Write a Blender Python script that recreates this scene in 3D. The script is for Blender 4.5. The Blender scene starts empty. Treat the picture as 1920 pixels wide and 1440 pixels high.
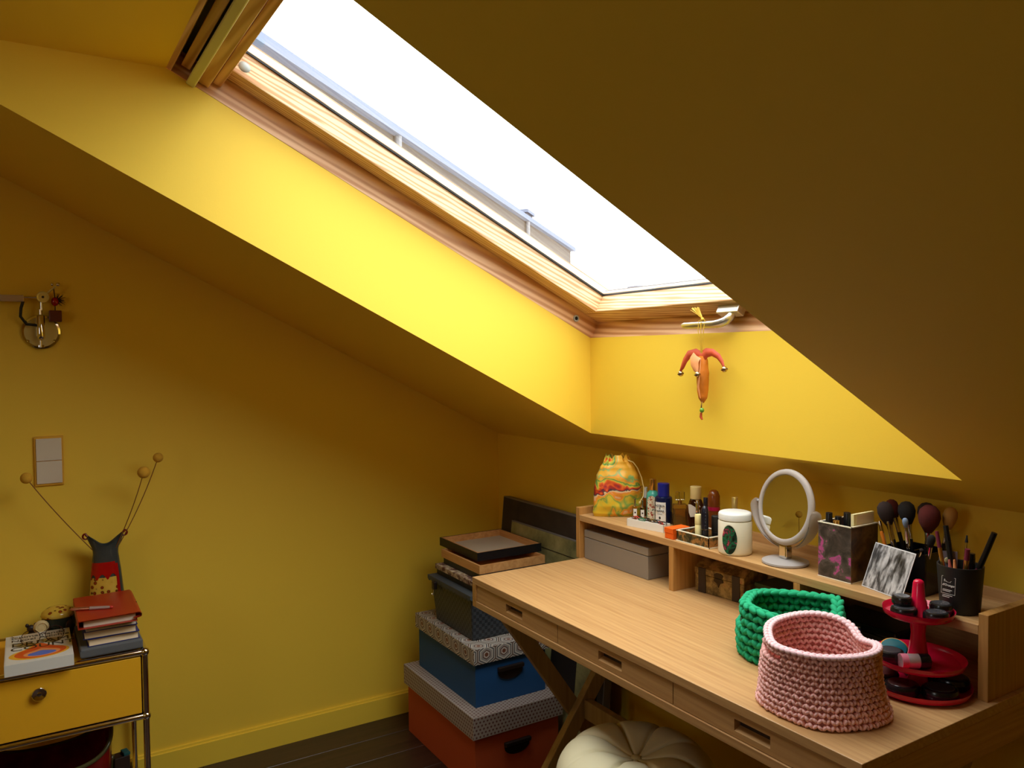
import bpy, math, random
from mathutils import Vector, Matrix, noise

random.seed(11)
S = bpy.context.scene
COL = S.collection
PI = math.pi

# ---------------------------------------------------------------- camera
cam_d = bpy.data.cameras.new('camera')
cam_d.sensor_width = 36.0
cam_d.lens = 1486.31 / 1920.0 * 36.0
cam_d.clip_start = 0.02
cam_d.clip_end = 300
cam = bpy.data.objects.new('camera', cam_d)
COL.objects.link(cam)
_r = Vector((0.52505656, 0.8510118, -0.00972221))
_d = Vector((0.02493553, -0.02680135, -0.99932973))
_f = Vector((-0.85070196, 0.52446221, -0.03529265))
_m = Matrix(((_r.x, -_d.x, -_f.x), (_r.y, -_d.y, -_f.y), (_r.z, -_d.z, -_f.z))).to_4x4()
_m.translation = Vector((2.8581, -1.68966, 1.4))
cam.matrix_world = _m
S.camera = cam

# ---------------------------------------------------------------- sky, light, exposure
world = bpy.data.worlds.new('overcast_sky')
S.world = world
world.use_nodes = True
_bg = world.node_tree.nodes['Background']
# overcast sky: brightest at the zenith, falling to under half of that at the horizon
_wt = world.node_tree
_tc = _wt.nodes.new('ShaderNodeTexCoord'); _sx = _wt.nodes.new('ShaderNodeSeparateXYZ')
_wt.links.new(_tc.outputs['Generated'], _sx.inputs[0])
_cr = _wt.nodes.new('ShaderNodeMapRange')
_cr.inputs['From Min'].default_value = 0.0; _cr.inputs['From Max'].default_value = 1.0
_cr.inputs['To Min'].default_value = 0.45; _cr.inputs['To Max'].default_value = 1.0
_wt.links.new(_sx.outputs['Z'], _cr.inputs['Value'])
_ml = _wt.nodes.new('ShaderNodeMath'); _ml.operation = 'MULTIPLY'; _ml.inputs[1].default_value = 10.2
_wt.links.new(_cr.outputs[0], _ml.inputs[0])
_bg.inputs[0].default_value = (0.98, 0.99, 1.0, 1)
_wt.links.new(_ml.outputs[0], _bg.inputs[1])
S.view_settings.view_transform = 'Standard'
S.view_settings.look = 'None'
S.view_settings.exposure = -0.30
S.view_settings.gamma = 1.0
S.view_settings.use_curve_mapping = False
S.cycles.max_bounces = 12
S.cycles.diffuse_bounces = 8
S.cycles.glossy_bounces = 4
S.cycles.transmission_bounces = 8
S.cycles.transparent_max_bounces = 12
S.cycles.sample_clamp_indirect = 6.0
S.cycles.caustics_reflective = False
S.cycles.caustics_refractive = False

SL = math.radians(26.9067)
CS, SN, TS = math.cos(SL), math.sin(SL), math.tan(SL)
ZK = 1.0771
WO = Vector((0.829, -0.1385, 1.4525))
WIN = Matrix(((1, 0, 0, WO.x), (0, -CS, SN, WO.y), (0, SN, CS, WO.z), (0, 0, 0, 1)))

# portal: tells the renderer where the sky comes in (emits nothing itself)
_pl = bpy.data.lights.new('skylight_portal', 'AREA')
_pl.shape = 'RECTANGLE'
_pl.size, _pl.size_y = 1.10, 1.24
_pl.cycles.is_portal = True
_po = bpy.data.objects.new('skylight_portal', _pl)
COL.objects.link(_po)
_po.matrix_world = WIN @ Matrix.Translation((0.6, 0.667, 0.145))

# ---------------------------------------------------------------- helpers
def c(r, g, b):
    def l(v):
        v /= 255.0
        return v / 12.92 if v <= 0.04045 else ((v + 0.055) / 1.055) ** 2.4
    return (l(r), l(g), l(b), 1.0)

def T(x, y, z): return Matrix.Translation((x, y, z))
def RX(a): return Matrix.Rotation(math.radians(a), 4, 'X')
def RY(a): return Matrix.Rotation(math.radians(a), 4, 'Y')
def RZ(a): return Matrix.Rotation(math.radians(a), 4, 'Z')

class MB:
    def __init__(s):
        s.v, s.f = [], []
    def add(s, vs, fs, M=None):
        o = len(s.v)
        if M is not None:
            vs = [M @ Vector(p) for p in vs]
        s.v += [tuple(p) for p in vs]
        s.f += [tuple(i + o for i in f) for f in fs]
        return s
    def box(s, x0, x1, y0, y1, z0, z1, M=None):
        vs = [(x0,y0,z0),(x1,y0,z0),(x1,y1,z0),(x0,y1,z0),(x0,y0,z1),(x1,y0,z1),(x1,y1,z1),(x0,y1,z1)]
        return s.add(vs, [(0,3,2,1),(4,5,6,7),(0,1,5,4),(1,2,6,5),(2,3,7,6),(3,0,4,7)], M)
    def lathe(s, prof, seg=24, M=None, sx=1.0, sy=1.0):
        vs, fs, rings = [], [], []
        for r, z in prof:
            if r < 1e-6:
                rings.append([len(vs)]); vs.append((0, 0, z))
            else:
                rings.append(list(range(len(vs), len(vs) + seg)))
                vs += [(r*sx*math.cos(2*PI*k/seg), r*sy*math.sin(2*PI*k/seg), z) for k in range(seg)]
        for a, b in zip(rings, rings[1:]):
            for k in range(seg):
                k2 = (k + 1) % seg
                if len(a) == 1 and len(b) == 1: continue
                if len(a) == 1: fs.append((a[0], b[k2], b[k]))
                elif len(b) == 1: fs.append((a[k], a[k2], b[0]))
                else: fs.append((a[k], a[k2], b[k2], b[k]))
        if len(rings[0]) > 1: fs.append(tuple(reversed(rings[0])))
        if len(rings[-1]) > 1: fs.append(tuple(rings[-1]))
        return s.add(vs, fs, M)
    def cyl(s, r, z0, z1, seg=20, M=None): return s.lathe([(r, z0), (r, z1)], seg, M)
    def ell(s, ctr, rx, ry, rz, M=None, seg=12, rings=8):
        prof = [(math.sin(PI*i/rings), -math.cos(PI*i/rings)) for i in range(rings+1)]
        prof[0] = (0, -1); prof[-1] = (0, 1)
        A = T(*ctr) @ Matrix.Diagonal((rx, ry, rz, 1))
        return s.lathe(prof, seg, (M @ A) if M is not None else A)
    def tube(s, pts, r, seg=8, closed=False, M=None, flat=1.0):
        P = [Vector(p) for p in pts]; n = len(P)
        R = r if isinstance(r, (list, tuple)) else [r]*n
        tang = []
        for i in range(n):
            a = P[(i-1) % n] if (closed or i > 0) else P[i]
            b = P[(i+1) % n] if (closed or i < n-1) else P[i]
            t = (b - a); tang.append(t.normalized() if t.length > 1e-9 else Vector((0,0,1)))
        up = Vector((0,0,1)) if abs(tang[0].z) < 0.9 else Vector((1,0,0))
        nrm = (up - tang[0]*up.dot(tang[0])).normalized()
        vs, fs = [], []
        for i in range(n):
            nrm = (nrm - tang[i]*nrm.dot(tang[i])).normalized()
            bi = tang[i].cross(nrm)
            for k in range(seg):
                a = 2*PI*k/seg
                vs.append(P[i] + (nrm*math.cos(a)*flat + bi*math.sin(a))*R[i])
        for i in range(n if closed else n-1):
            j = (i+1) % n
            for k in range(seg):
                k2 = (k+1) % seg
                fs.append((i*seg+k, i*seg+k2, j*seg+k2, j*seg+k))
        if not closed:
            fs.append(tuple(range(seg-1, -1, -1)))
            fs.append(tuple((n-1)*seg + k for k in range(seg)))
        return s.add(vs, fs, M)
    def prism(s, poly, z0, z1, M=None):
        n = len(poly)
        vs = [(x, y, z0) for x, y in poly] + [(x, y, z1) for x, y in poly]
        fs = [tuple(range(n-1, -1, -1)), tuple(range(n, 2*n))]
        fs += [(k, (k+1) % n, n + (k+1) % n, n + k) for k in range(n)]
        return s.add(vs, fs, M)
    def grid(s, fn, nu, nv, M=None, closed_u=False):
        vs = [fn(i/(nu if closed_u else nu-1), j/(nv-1)) for j in range(nv) for i in range(nu)]
        fs = []
        for j in range(nv-1):
            for i in range(nu if closed_u else nu-1):
                i2 = (i+1) % nu
                fs.append((j*nu+i, j*nu+i2, (j+1)*nu+i2, (j+1)*nu+i))
        return s.add(vs, fs, M)
    def build(s, name, mat, parent=None, smooth=None, bevel=0.0, bseg=2, solid=0.0, sub=0):
        me = bpy.data.meshes.new(name)
        me.from_pydata(s.v, [], s.f)
        me.validate()
        me.update()
        uv = me.uv_layers.new(name='box')
        co = me.vertices
        d = uv.data
        for p in me.polygons:
            n = p.normal
            ax = max(range(3), key=lambda k: abs(n[k]))
            for li in p.loop_indices:
                q = co[me.loops[li].vertex_index].co
                d[li].uv = (q.y, q.z) if ax == 0 else ((q.x, q.z) if ax == 1 else (q.x, q.y))
        if smooth is not None:
            me.polygons.foreach_set('use_smooth', [True]*len(me.polygons))
            if smooth < 180:
                me.set_sharp_from_angle(angle=math.radians(smooth))
        me.materials.append(MAT[mat] if isinstance(mat, str) else mat)
        o = bpy.data.objects.new(name, me)
        COL.objects.link(o)
        if parent is not None: o.parent = parent
        if solid:
            m = o.modifiers.new('thickness', 'SOLIDIFY'); m.thickness = solid; m.offset = -1; m.use_rim = False
        if bevel:
            m = o.modifiers.new('rounding', 'BEVEL'); m.width = bevel; m.segments = bseg
            m.limit_method = 'ANGLE'; m.angle_limit = math.radians(40)
        if sub:
            m = o.modifiers.new('subdivide', 'SUBSURF'); m.levels = sub; m.render_levels = sub
        return o

def tag(o, label=None, cat=None, group=None, kind=None):
    if label: o['label'] = label
    if cat: o['category'] = cat
    if group: o['group'] = group
    if kind: o['kind'] = kind
    return o

def thing(name, label, cat, loc=(0,0,0), rz=0.0, group=None, kind=None):
    o = bpy.data.objects.new(name, None)
    o.empty_display_size = 0.02
    COL.objects.link(o)
    o.matrix_world = T(*loc) @ RZ(rz)
    return tag(o, label, cat, group, kind)

def put(o, loc, rz=0.0):
    o.matrix_world = T(*loc) @ RZ(rz)
    return o

def text(body, name, mat, size, parent, M, align='LEFT', ext=0.0004, space=1.0):
    cu = bpy.data.curves.new('t', 'FONT')
    cu.body = body; cu.size = size; cu.extrude = ext; cu.align_x = align; cu.resolution_u = 3
    cu.space_character = space
    o = bpy.data.objects.new('t', cu)
    COL.objects.link(o)
    dg = bpy.context.evaluated_depsgraph_get()
    me = bpy.data.meshes.new_from_object(o.evaluated_get(dg))
    bpy.data.objects.remove(o)
    me.name = name
    me.materials.clear(); me.materials.append(MAT[mat])
    r = bpy.data.objects.new(name, me)
    COL.objects.link(r)
    r.parent = parent
    r.matrix_local = M
    return r

# ---------------------------------------------------------------- materials
MAT = {}
class NT:
    def __init__(s, name):
        s.m = bpy.data.materials.new(name); s.m.use_nodes = True
        s.t = s.m.node_tree; s.n = s.t.nodes; s.b = s.n['Principled BSDF']
        s.out = s.n['Material Output']
        MAT[name] = s.m
    def N(s, kind, **kw):
        x = s.n.new(kind)
        for k, v in kw.items():
            if hasattr(x, k): setattr(x, k, v)
            else: x.inputs[k].default_value = v
        return x
    def L(s, a, b): s.t.links.new(a, b)
    def math(s, op, a, b=None, cc=None):
        x = s.n.new('ShaderNodeMath'); x.operation = op
        for i, q in enumerate((a, b, cc)):
            if q is None: continue
            if isinstance(q, (int, float)): x.inputs[i].default_value = q
            else: s.L(q, x.inputs[i])
        return x.outputs[0]
    def ramp(s, fac, stops, interp='LINEAR'):
        x = s.n.new('ShaderNodeValToRGB'); e = x.color_ramp; e.interpolation = interp
        while len(e.elements) < len(stops): e.elements.new(0.5)
        for el, (p, col) in zip(e.elements, stops): el.position = p; el.color = col
        s.L(fac, x.inputs[0]); return x.outputs[0]
    def mix(s, fac, a, b):
        x = s.n.new('ShaderNodeMix'); x.data_type = 'RGBA'
        for i, q in ((0, fac), (6, a), (7, b)):
            if isinstance(q, (int, float)): x.inputs[i].default_value = q
            elif isinstance(q, tuple): x.inputs[i].default_value = q
            else: s.L(q, x.inputs[i])
        return x.outputs[2]
    def coord(s, which='Object', scale=(1,1,1), loc=(0,0,0), rot=(0,0,0)):
        if which == 'UV':
            tc = s.n.new('ShaderNodeUVMap'); o = tc.outputs[0]
        else:
            tc = s.n.new('ShaderNodeTexCoord'); o = tc.outputs[which]
        mp = s.n.new('ShaderNodeMapping')
        mp.inputs['Scale'].default_value = scale; mp.inputs['Location'].default_value = loc
        mp.inputs['Rotation'].default_value = rot
        s.L(o, mp.inputs[0]); return mp.outputs[0]
    def noise(s, vec, scale, detail=3.0, rough=0.5, dist=0.0):
        x = s.n.new('ShaderNodeTexNoise')
        x.inputs['Scale'].default_value = scale; x.inputs['Detail'].default_value = detail
        x.inputs['Roughness'].default_value = rough; x.inputs['Distortion'].default_value = dist
        if vec is not None: s.L(vec, x.inputs['Vector'])
        return x.outputs[0]
    def set(s, color=None, rough=None, metal=None, **kw):
        b = s.b.inputs
        if color is not None:
            if isinstance(color, tuple): b['Base Color'].default_value = color
            else: s.L(color, b['Base Color'])
        if rough is not None:
            if isinstance(rough, (int, float)): b['Roughness'].default_value = rough
            else: s.L(rough, b['Roughness'])
        if metal is not None: b['Metallic'].default_value = metal
        for k, v in kw.items(): b[k.replace('_', ' ')].default_value = v
        return s
    def bump(s, h, strength=0.3, dist=0.002):
        x = s.n.new('ShaderNodeBump'); x.inputs['Strength'].default_value = strength
        x.inputs['Distance'].default_value = dist
        s.L(h, x.inputs['Height']); s.L(x.outputs[0], s.b.inputs['Normal']); return s

def plain(name, col, rough=0.5, metal=0.0, bump=0.0, bscale=200.0, vary=0.0, **kw):
    m = NT(name)
    if vary:
        n = m.noise(m.coord(), 14.0, 4)
        a = tuple(v*(1-vary) for v in col[:3]) + (1,)
        b2 = tuple(min(1, v*(1+vary)) for v in col[:3]) + (1,)
        m.set(m.ramp(n, [(0.3, a), (0.7, b2)]), rough, metal, **kw)
    else:
        m.set(col, rough, metal, **kw)
    if bump: m.bump(m.noise(m.coord(), bscale, 2), bump, 0.001)
    return m

def wood(name, dark, light, axis, fine=60.0, along=2.0, rough=0.45, rings=0.0, band=8.0, lo=0.3, hi=0.7):
    m = NT(name)
    sc = [fine]*3; sc[axis] = along
    n1 = m.noise(m.coord('Object', tuple(sc)), 1.0, 5, 0.6, 0.4)
    fac = n1
    if rings:
        sc2 = [band]*3; sc2[axis] = band*0.06
        w = m.n.new('ShaderNodeTexWave'); w.wave_type = 'BANDS'; w.bands_direction = 'DIAGONAL'
        w.inputs['Scale'].default_value = 1.6; w.inputs['Distortion'].default_value = 7.0
        w.inputs['Detail'].default_value = 2.0; w.inputs['Detail Scale'].default_value = 0.8
        m.L(m.coord('Object', tuple(sc2)), w.inputs['Vector'])
        fac = m.math('ADD', m.math('MULTIPLY', w.outputs['Fac'], rings), m.math('MULTIPLY', n1, 1-rings))
    col = m.ramp(fac, [(lo, dark), (hi, light)])
    m.set(col, rough)
    m.bump(n1, 0.12, 0.001)
    return m

# paint and building
plain('yellow_paint', c(241, 205, 64), 0.62, bump=0.10, bscale=260)
plain('skirting_yellow', c(242, 208, 68), 0.4)
wood('pine_u', c(196, 146, 96), c(240, 208, 164), 0, 34, 1.2, 0.4, 0.65, 34, 0.2, 0.6)
wood('pine_v', c(196, 146, 96), c(240, 208, 164), 1, 34, 1.2, 0.4, 0.65, 34, 0.2, 0.6)
wood('pine_warm', c(196, 140, 90), c(234, 192, 148), 1, 30, 1.5, 0.4, 0.5, 18)
wood('pine_warm_u', c(190, 134, 84), c(230, 186, 140), 0, 30, 1.5, 0.4, 0.5, 18)
wood('oak_x', c(168, 124, 76), c(202, 161, 107), 0, 110, 2.2, 0.42, 0.10, 30, 0.25, 0.75)
wood('oak_y', c(162, 114, 56), c(196, 148, 84), 1, 110, 2.2, 0.42, 0.1, 30, 0.25, 0.75)
wood('oak_z', c(162, 114, 56), c(196, 148, 84), 2, 110, 2.2, 0.42, 0.1, 30, 0.25, 0.75)
wood('leg_wood', c(150, 118, 62), c(178, 146, 86), 2, 50, 3, 0.5)
wood('floor_wood', c(36, 22, 16), c(66, 42, 30), 1, 45, 2, 0.38)
plain('vent_bar', c(206, 204, 132), 0.35)
plain('black_gasket', c(10, 10, 10), 0.6)
plain('spacer_white', c(236, 236, 232), 0.3)
plain('cladding_grey', c(110, 106, 104), 0.4, 0.2)
plain('grey_plastic', c(168, 176, 172), 0.4)
plain('satin_alu', c(214, 214, 206), 0.28, 0.9)
m = NT('pane_glass')
m.n.remove(m.b)
tr = m.N('ShaderNodeBsdfTransparent'); tr.inputs[0].default_value = (0.97, 0.985, 0.98, 1)
gl = m.N('ShaderNodeBsdfGlossy'); gl.inputs['Roughness'].default_value = 0.02
lw = m.N('ShaderNodeLayerWeight'); lw.inputs[0].default_value = 0.5
fr = m.math('ADD', m.math('MULTIPLY', m.math('POWER', lw.outputs['Facing'], 5.0), 0.9), 0.04)
mx = m.N('ShaderNodeMixShader')
m.L(fr, mx.inputs[0]); m.L(tr.outputs[0], mx.inputs[1]); m.L(gl.outputs[0], mx.inputs[2])
m.L(mx.outputs[0], m.out.inputs[0])
plain('facade', c(78, 74, 72), 0.9, vary=0.12)
plain('fascia', c(98, 110, 132), 0.7)
plain('roof_tile', c(76, 78, 84), 0.8)
plain('drain_pipe', c(112, 116, 124), 0.5)
# metals, plastics, cloth
plain('chrome', c(220, 214, 204), 0.08, 1.0)
plain('chrome_dark', c(120, 112, 104), 0.12, 1.0)
plain('cream_enamel', c(226, 214, 150), 0.25, 0.3)
plain('lamp_black', c(14, 12, 12), 0.5)
plain('trinket_red', c(96, 22, 14), 0.4)
plain('trinket_dark', c(50, 24, 14), 0.8, vary=0.5)
plain('switch_white', c(222, 214, 196), 0.45)
plain('switch_frame', c(224, 172, 56), 0.4)
plain('cabinet_yellow', c(236, 176, 36), 0.38)
plain('cream_white', c(226, 220, 206), 0.5)
plain('paper', c(232, 226, 208), 0.8)
plain('paper_tan', c(226, 204, 168), 0.8, vary=0.06)
plain('book_white', c(222, 222, 214), 0.4)
plain('book_blue', c(22, 36, 110), 0.5)
plain('grey_cloth', c(94, 96, 98), 0.85, bump=0.3, bscale=900)
plain('red_leather', c(168, 44, 16), 0.42, bump=0.15, bscale=400)
plain('elastic_dark', c(50, 16, 16), 0.7)
plain('rose_metal', c(196, 132, 100), 0.25, 0.8)
plain('ink_black', c(16, 16, 18), 0.5)
plain('ink_green', c(38, 60, 48), 0.5)
plain('art_yellow', c(240, 178, 50), 0.45); plain('art_orange', c(226, 84, 28), 0.45)
plain('art_red', c(196, 52, 20), 0.45); plain('art_peach', c(238, 154, 96), 0.45)
plain('art_blue', c(84, 112, 206), 0.45)
plain('glasses_wire', c(74, 44, 34), 0.3, 0.6)
plain('lens_glass', c(235, 220, 200), 0.03, Transmission_Weight=1.0, IOR=1.05)
plain('cream_stone', c(220, 196, 140), 0.7, vary=0.3, bump=0.6, bscale=120)
plain('dark_brown', c(46, 30, 26), 0.5, vary=0.3)
plain('glaze_dark', c(38, 44, 36), 0.15)
plain('glaze_brown', c(70, 42, 16), 0.2)
m = NT('glaze_dots')
v = m.n.new('ShaderNodeTexVoronoi'); v.inputs['Scale'].default_value = 62.0; m.L(m.coord(), v.inputs['Vector'])
m.set(m.ramp(v.outputs['Distance'], [(0.0, c(120, 30, 16)), (0.22, c(150, 60, 20)), (0.30, c(60, 20, 14)), (0.38, c(208, 170, 62)), (1.0, c(214, 180, 70))]), 0.15)
plain('glaze_slate', c(62, 66, 64), 0.14, vary=0.25)
plain('glaze_red', c(166, 18, 14), 0.12, vary=0.2)
plain('glaze_maroon', c(116, 18, 12), 0.06, vary=0.35)
plain('glaze_olive', c(74, 72, 40), 0.25)
plain('glaze_teal', c(30, 90, 92), 0.25)
plain('stem_brown', c(128, 76, 22), 0.7)
plain('billy_ball', c(204, 156, 44), 0.9, bump=0.9, bscale=500, vary=0.2)
# storage
plain('box_orange', c(184, 76, 28), 0.7); plain('box_blue', c(20, 76, 128), 0.7)
plain('handle_dark', c(40, 30, 26), 0.4, 0.3)

def hexes(name, scale, stops, rough=0.6):
    m = NT(name)
    uv = m.coord('UV', (scale, scale, scale))
    sp = m.n.new('ShaderNodeSeparateXYZ'); m.L(uv, sp.inputs[0])
    def cell(ox, oy):
        x = m.math('SUBTRACT', m.math('FLOORED_MODULO', m.math('ADD', sp.outputs[0], ox), 1.0), 0.5)
        y = m.math('SUBTRACT', m.math('FLOORED_MODULO', m.math('ADD', sp.outputs[1], oy), 1.7320508), 0.8660254)
        ax, ay = m.math('ABSOLUTE', x), m.math('ABSOLUTE', y)
        return m.math('MAXIMUM', ax, m.math('ADD', m.math('MULTIPLY', ax, 0.5), m.math('MULTIPLY', ay, 0.8660254)))
    h = m.math('MINIMUM', cell(0, 0), cell(0.5, 0.8660254))
    m.set(m.ramp(m.math('MULTIPLY', h, 2.0), stops, 'CONSTANT'), rough)
    return m
hexes('lid_hex', 15.0, [(0, c(112, 66, 44)), (0.2, c(196, 186, 172)), (0.32, c(96, 64, 52)), (0.42, c(150, 144, 136)), (0.62, c(206, 196, 178)), (0.72, c(86, 84, 84)), (0.84, c(188, 180, 166)), (0.94, c(92, 70, 58))])
hexes('lid_dots', 74.0, [(0, c(92, 24, 24)), (0.36, c(150, 138, 128)), (0.8, c(198, 186, 174)), (0.93, c(120, 110, 104))])
m = NT('woven_dark')
uv = m.coord('UV')
br = m.n.new('ShaderNodeTexChecker'); br.inputs['Scale'].default_value = 90.0
m.L(uv, br.inputs['Vector'])
m.set(m.mix(br.outputs['Fac'], c(34, 38, 42), c(56, 60, 64)), 0.5); m.bump(br.outputs['Fac'], 0.9, 0.004)
plain('basket_lid', c(62, 68, 72), 0.6, bump=0.6, bscale=160)
plain('frame_black', c(14, 15, 20), 0.45)
wood('frame_wood', c(186, 128, 70), c(220, 166, 104), 0, 50, 3, 0.5)
plain('linen_grey', c(190, 180, 160), 0.9, bump=0.3, bscale=1200)
m = NT('distressed'); n = m.noise(m.coord(), 34.0, 5, 0.7)
m.set(m.ramp(n, [(0.42, c(92, 58, 54)), (0.5, c(170, 148, 120)), (0.6, c(206, 192, 162))]), 0.7)
plain('canvas_dark', c(60, 50, 38), 0.85, vary=0.25)
plain('canvas_edge', c(120, 116, 108), 0.85)
m = NT('old_painting'); n = m.noise(m.coord(), 6.0, 6, 0.65)
m.set(m.ramp(n, [(0.3, c(92, 94, 60)), (0.5, c(152, 146, 92)), (0.65, c(182, 172, 118)), (0.8, c(128, 146, 122))]), 0.6)
plain('paint_dark', c(34, 26, 20), 0.6)
plain('canvas_cream', c(226, 218, 182), 0.8, bump=0.25, bscale=900)
plain('button_cream', c(210, 204, 170), 0.7)
# desk-top items
plain('box_grey', c(140, 132, 122), 0.55)
m = NT('chest_print'); n = m.noise(m.coord(), 26.0, 6, 0.7)
m.set(m.ramp(n, [(0.3, c(40, 28, 18)), (0.46, c(110, 86, 40)), (0.6, c(176, 146, 84)), (0.72, c(150, 84, 62)), (0.8, c(70, 40, 30))]), 0.5)
plain('chest_strap', c(52, 36, 24), 0.6, vary=0.3)
plain('bronze', c(60, 46, 28), 0.4, 0.7)
plain('box_green', c(52, 70, 32), 0.7)
plain('yarn_green', c(20, 164, 114), 0.9, bump=0.5, bscale=700, vary=0.12)
plain('yarn_pink', c(238, 186, 180), 0.9, bump=0.5, bscale=700, vary=0.08)
plain('yarn_pink_rim', c(246, 208, 212), 0.9, bump=0.5, bscale=700)
plain('yarn_green_gap_shade', c(8, 84, 56), 0.95); plain('yarn_pink_gap_shade', c(176, 116, 108), 0.95)  # darker yarn copies: painted shade for the gaps between stitches
plain('stand_red', c(206, 18, 60), 0.18)
plain('compact_black', c(22, 22, 24), 0.22); plain('compact_pan', c(118, 62, 62), 0.6)
plain('compact_window', c(62, 62, 66), 0.08); plain('compact_teal', c(20, 96, 110), 0.15)
plain('compact_smoke', c(66, 44, 42), 0.15)
plain('pot_silver', c(196, 178, 176), 0.25, 0.5); plain('pot_pink', c(214, 120, 140), 0.3)
plain('gold', c(206, 160, 84), 0.22, 0.9); plain('gold_pale', c(226, 204, 130), 0.25, 0.6)
plain('teal_lacquer', c(70, 168, 150), 0.2)
m = NT('flower_label'); v = m.n.new('ShaderNodeTexVoronoi'); v.inputs['Scale'].default_value = 150.0; m.L(m.coord(), v.inputs['Vector'])
m.set(m.ramp(m.noise(m.coord(), 130.0, 4, 0.7), [(0.36, c(150, 30, 30)), (0.44, c(214, 190, 150)), (0.52, c(236, 232, 214)), (0.6, c(60, 110, 70)), (0.68, c(170, 60, 50))], 'CONSTANT'), 0.4)
plain('cap_blue', c(22, 34, 130), 0.25); plain('bottle_navy', c(10, 24, 62), 0.08)
plain('label_white', c(232, 230, 222), 0.5); plain('cap_cream', c(228, 212, 150), 0.5)
plain('cap_black', c(18, 18, 20), 0.28); plain('cap_navy', c(16, 18, 34), 0.3)
plain('magenta', c(176, 18, 70), 0.3); plain('brown_gloss', c(122, 62, 22), 0.2)
plain('amber_glass', c(206, 140, 60), 0.04, Transmission_Weight=0.9, IOR=1.3)
plain('clear_glass', c(236, 226, 196), 0.03, Transmission_Weight=1.0, IOR=1.3)
plain('gold_juice', c(226, 178, 84), 0.04, Transmission_Weight=0.9, IOR=1.3)
plain('dark_glass', c(70, 36, 18), 0.08, Transmission_Weight=0.4, IOR=1.4)
plain('orange_card', c(236, 98, 18), 0.5)
plain('ceramic_white', c(232, 226, 204), 0.28); plain('lid_white', c(222, 222, 216), 0.35)
def speckle(name, scale, stops, rough=0.35, seedloc=0.0):
    m = NT(name); n = m.noise(m.coord('Object', (1,1,1), (seedloc, seedloc, 0)), scale, 6, 0.62, 0.6)
    m.set(m.ramp(n, stops), rough); return m
speckle('jar_picture', 44.0, [(0.30, c(16, 18, 18)), (0.44, c(34, 50, 40)), (0.52, c(34, 110, 74)), (0.58, c(40, 46, 44)), (0.64, c(190, 60, 100)), (0.7, c(200, 170, 60)), (0.78, c(20, 22, 24))], 0.12)
speckle('floral_dark', 34.0, [(0.30, c(34, 30, 30)), (0.46, c(72, 62, 58)), (0.55, c(96, 84, 78)), (0.60, c(196, 76, 150)), (0.7, c(112, 92, 100)), (0.8, c(60, 54, 40))], 0.4)
speckle('floral_brown', 30.0, [(0.30, c(34, 24, 14)), (0.5, c(86, 56, 26)), (0.62, c(110, 80, 44)), (0.75, c(54, 44, 24))], 0.4, 3.0)
speckle('marble_tray', 46.0, [(0.32, c(30, 28, 20)), (0.48, c(76, 70, 44)), (0.58, c(176, 120, 60)), (0.68, c(96, 88, 60)), (0.8, c(28, 26, 22))], 0.3)
plain('tray_edge', c(240, 234, 210), 0.4)
m = NT('tie_dye')
co_ = m.coord('Object')
sp3 = m.n.new('ShaderNodeSeparateXYZ'); m.L(co_, sp3.inputs[0])
n = m.noise(co_, 22.0, 2.0, 0.45, 1.2)
n2 = m.noise(m.coord('Object', (1, 1, 1), (5.0, 2.0, 1.0)), 11.0, 1.0, 0.4, 0.4)
h_ = m.math('ADD', m.math('MULTIPLY', sp3.outputs[2], 5.2), m.math('ADD', m.math('MULTIPLY', m.math('SUBTRACT', n, 0.5), 0.85), m.math('MULTIPLY', m.math('SUBTRACT', n2, 0.5), 1.15)))
m.set(m.ramp(h_, [(0.02, c(226, 190, 44)), (0.12, c(206, 190, 60)), (0.18, c(120, 160, 70)), (0.24, c(228, 176, 50)), (0.33, c(236, 140, 44)), (0.40, c(226, 204, 160)), (0.44, c(44, 44, 58)), (0.50, c(176, 40, 26)), (0.57, c(228, 104, 36)), (0.63, c(206, 196, 70)), (0.70, c(66, 140, 70)), (0.77, c(224, 184, 60)), (0.84, c(236, 150, 44)), (0.91, c(120, 180, 110)), (0.97, c(226, 170, 50))]), 0.5)
plain('cord_cream', c(222, 200, 130), 0.8)
plain('clip_tortoise', c(110, 60, 24), 0.25, vary=0.5); plain('clip_red', c(190, 50, 36), 0.4); plain('clip_green', c(50, 110, 70), 0.4)
m = NT('frosted'); m.set(c(224, 216, 212), 0.35, None, Transmission_Weight=0.5, IOR=1.25, Alpha=1.0)
plain('mirror_silver', c(238, 238, 234), 0.01, 1.0)
m = NT('grey_photo'); n = m.noise(m.coord('Object', (1.0, 1.0, 0.32)), 70.0, 4, 0.55, 0.3)
m.set(m.ramp(n, [(0.34, c(22, 22, 24)), (0.44, c(84, 82, 82)), (0.52, c(150, 148, 148)), (0.62, c(196, 194, 194)), (0.72, c(120, 118, 120))]), 0.3)
plain('photo_white', c(220, 220, 222), 0.4)
plain('bristle_dark', c(38, 22, 20), 0.95, bump=0.8, bscale=900); plain('bristle_black', c(24, 20, 20), 0.95, bump=0.8, bscale=900)
plain('bristle_red', c(84, 22, 18), 0.95, bump=0.8, bscale=900); plain('bristle_tan', c(176, 128, 60), 0.95, bump=0.8, bscale=900)
plain('bristle_blue', c(120, 140, 170), 0.95)
plain('acrylic_black', c(16, 15, 17), 0.12); plain('matte_black', c(20, 20, 19), 0.55)
plain('wood_orange', c(200, 112, 26), 0.4); plain('lip_plum', c(110, 30, 56), 0.4); plain('lip_rose', c(196, 110, 100), 0.35)
plain('card_cream', c(232, 220, 164), 0.7); plain('card_lilac', c(150, 140, 150), 0.5)
plain('blue_bright', c(60, 110, 200), 0.3)
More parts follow.
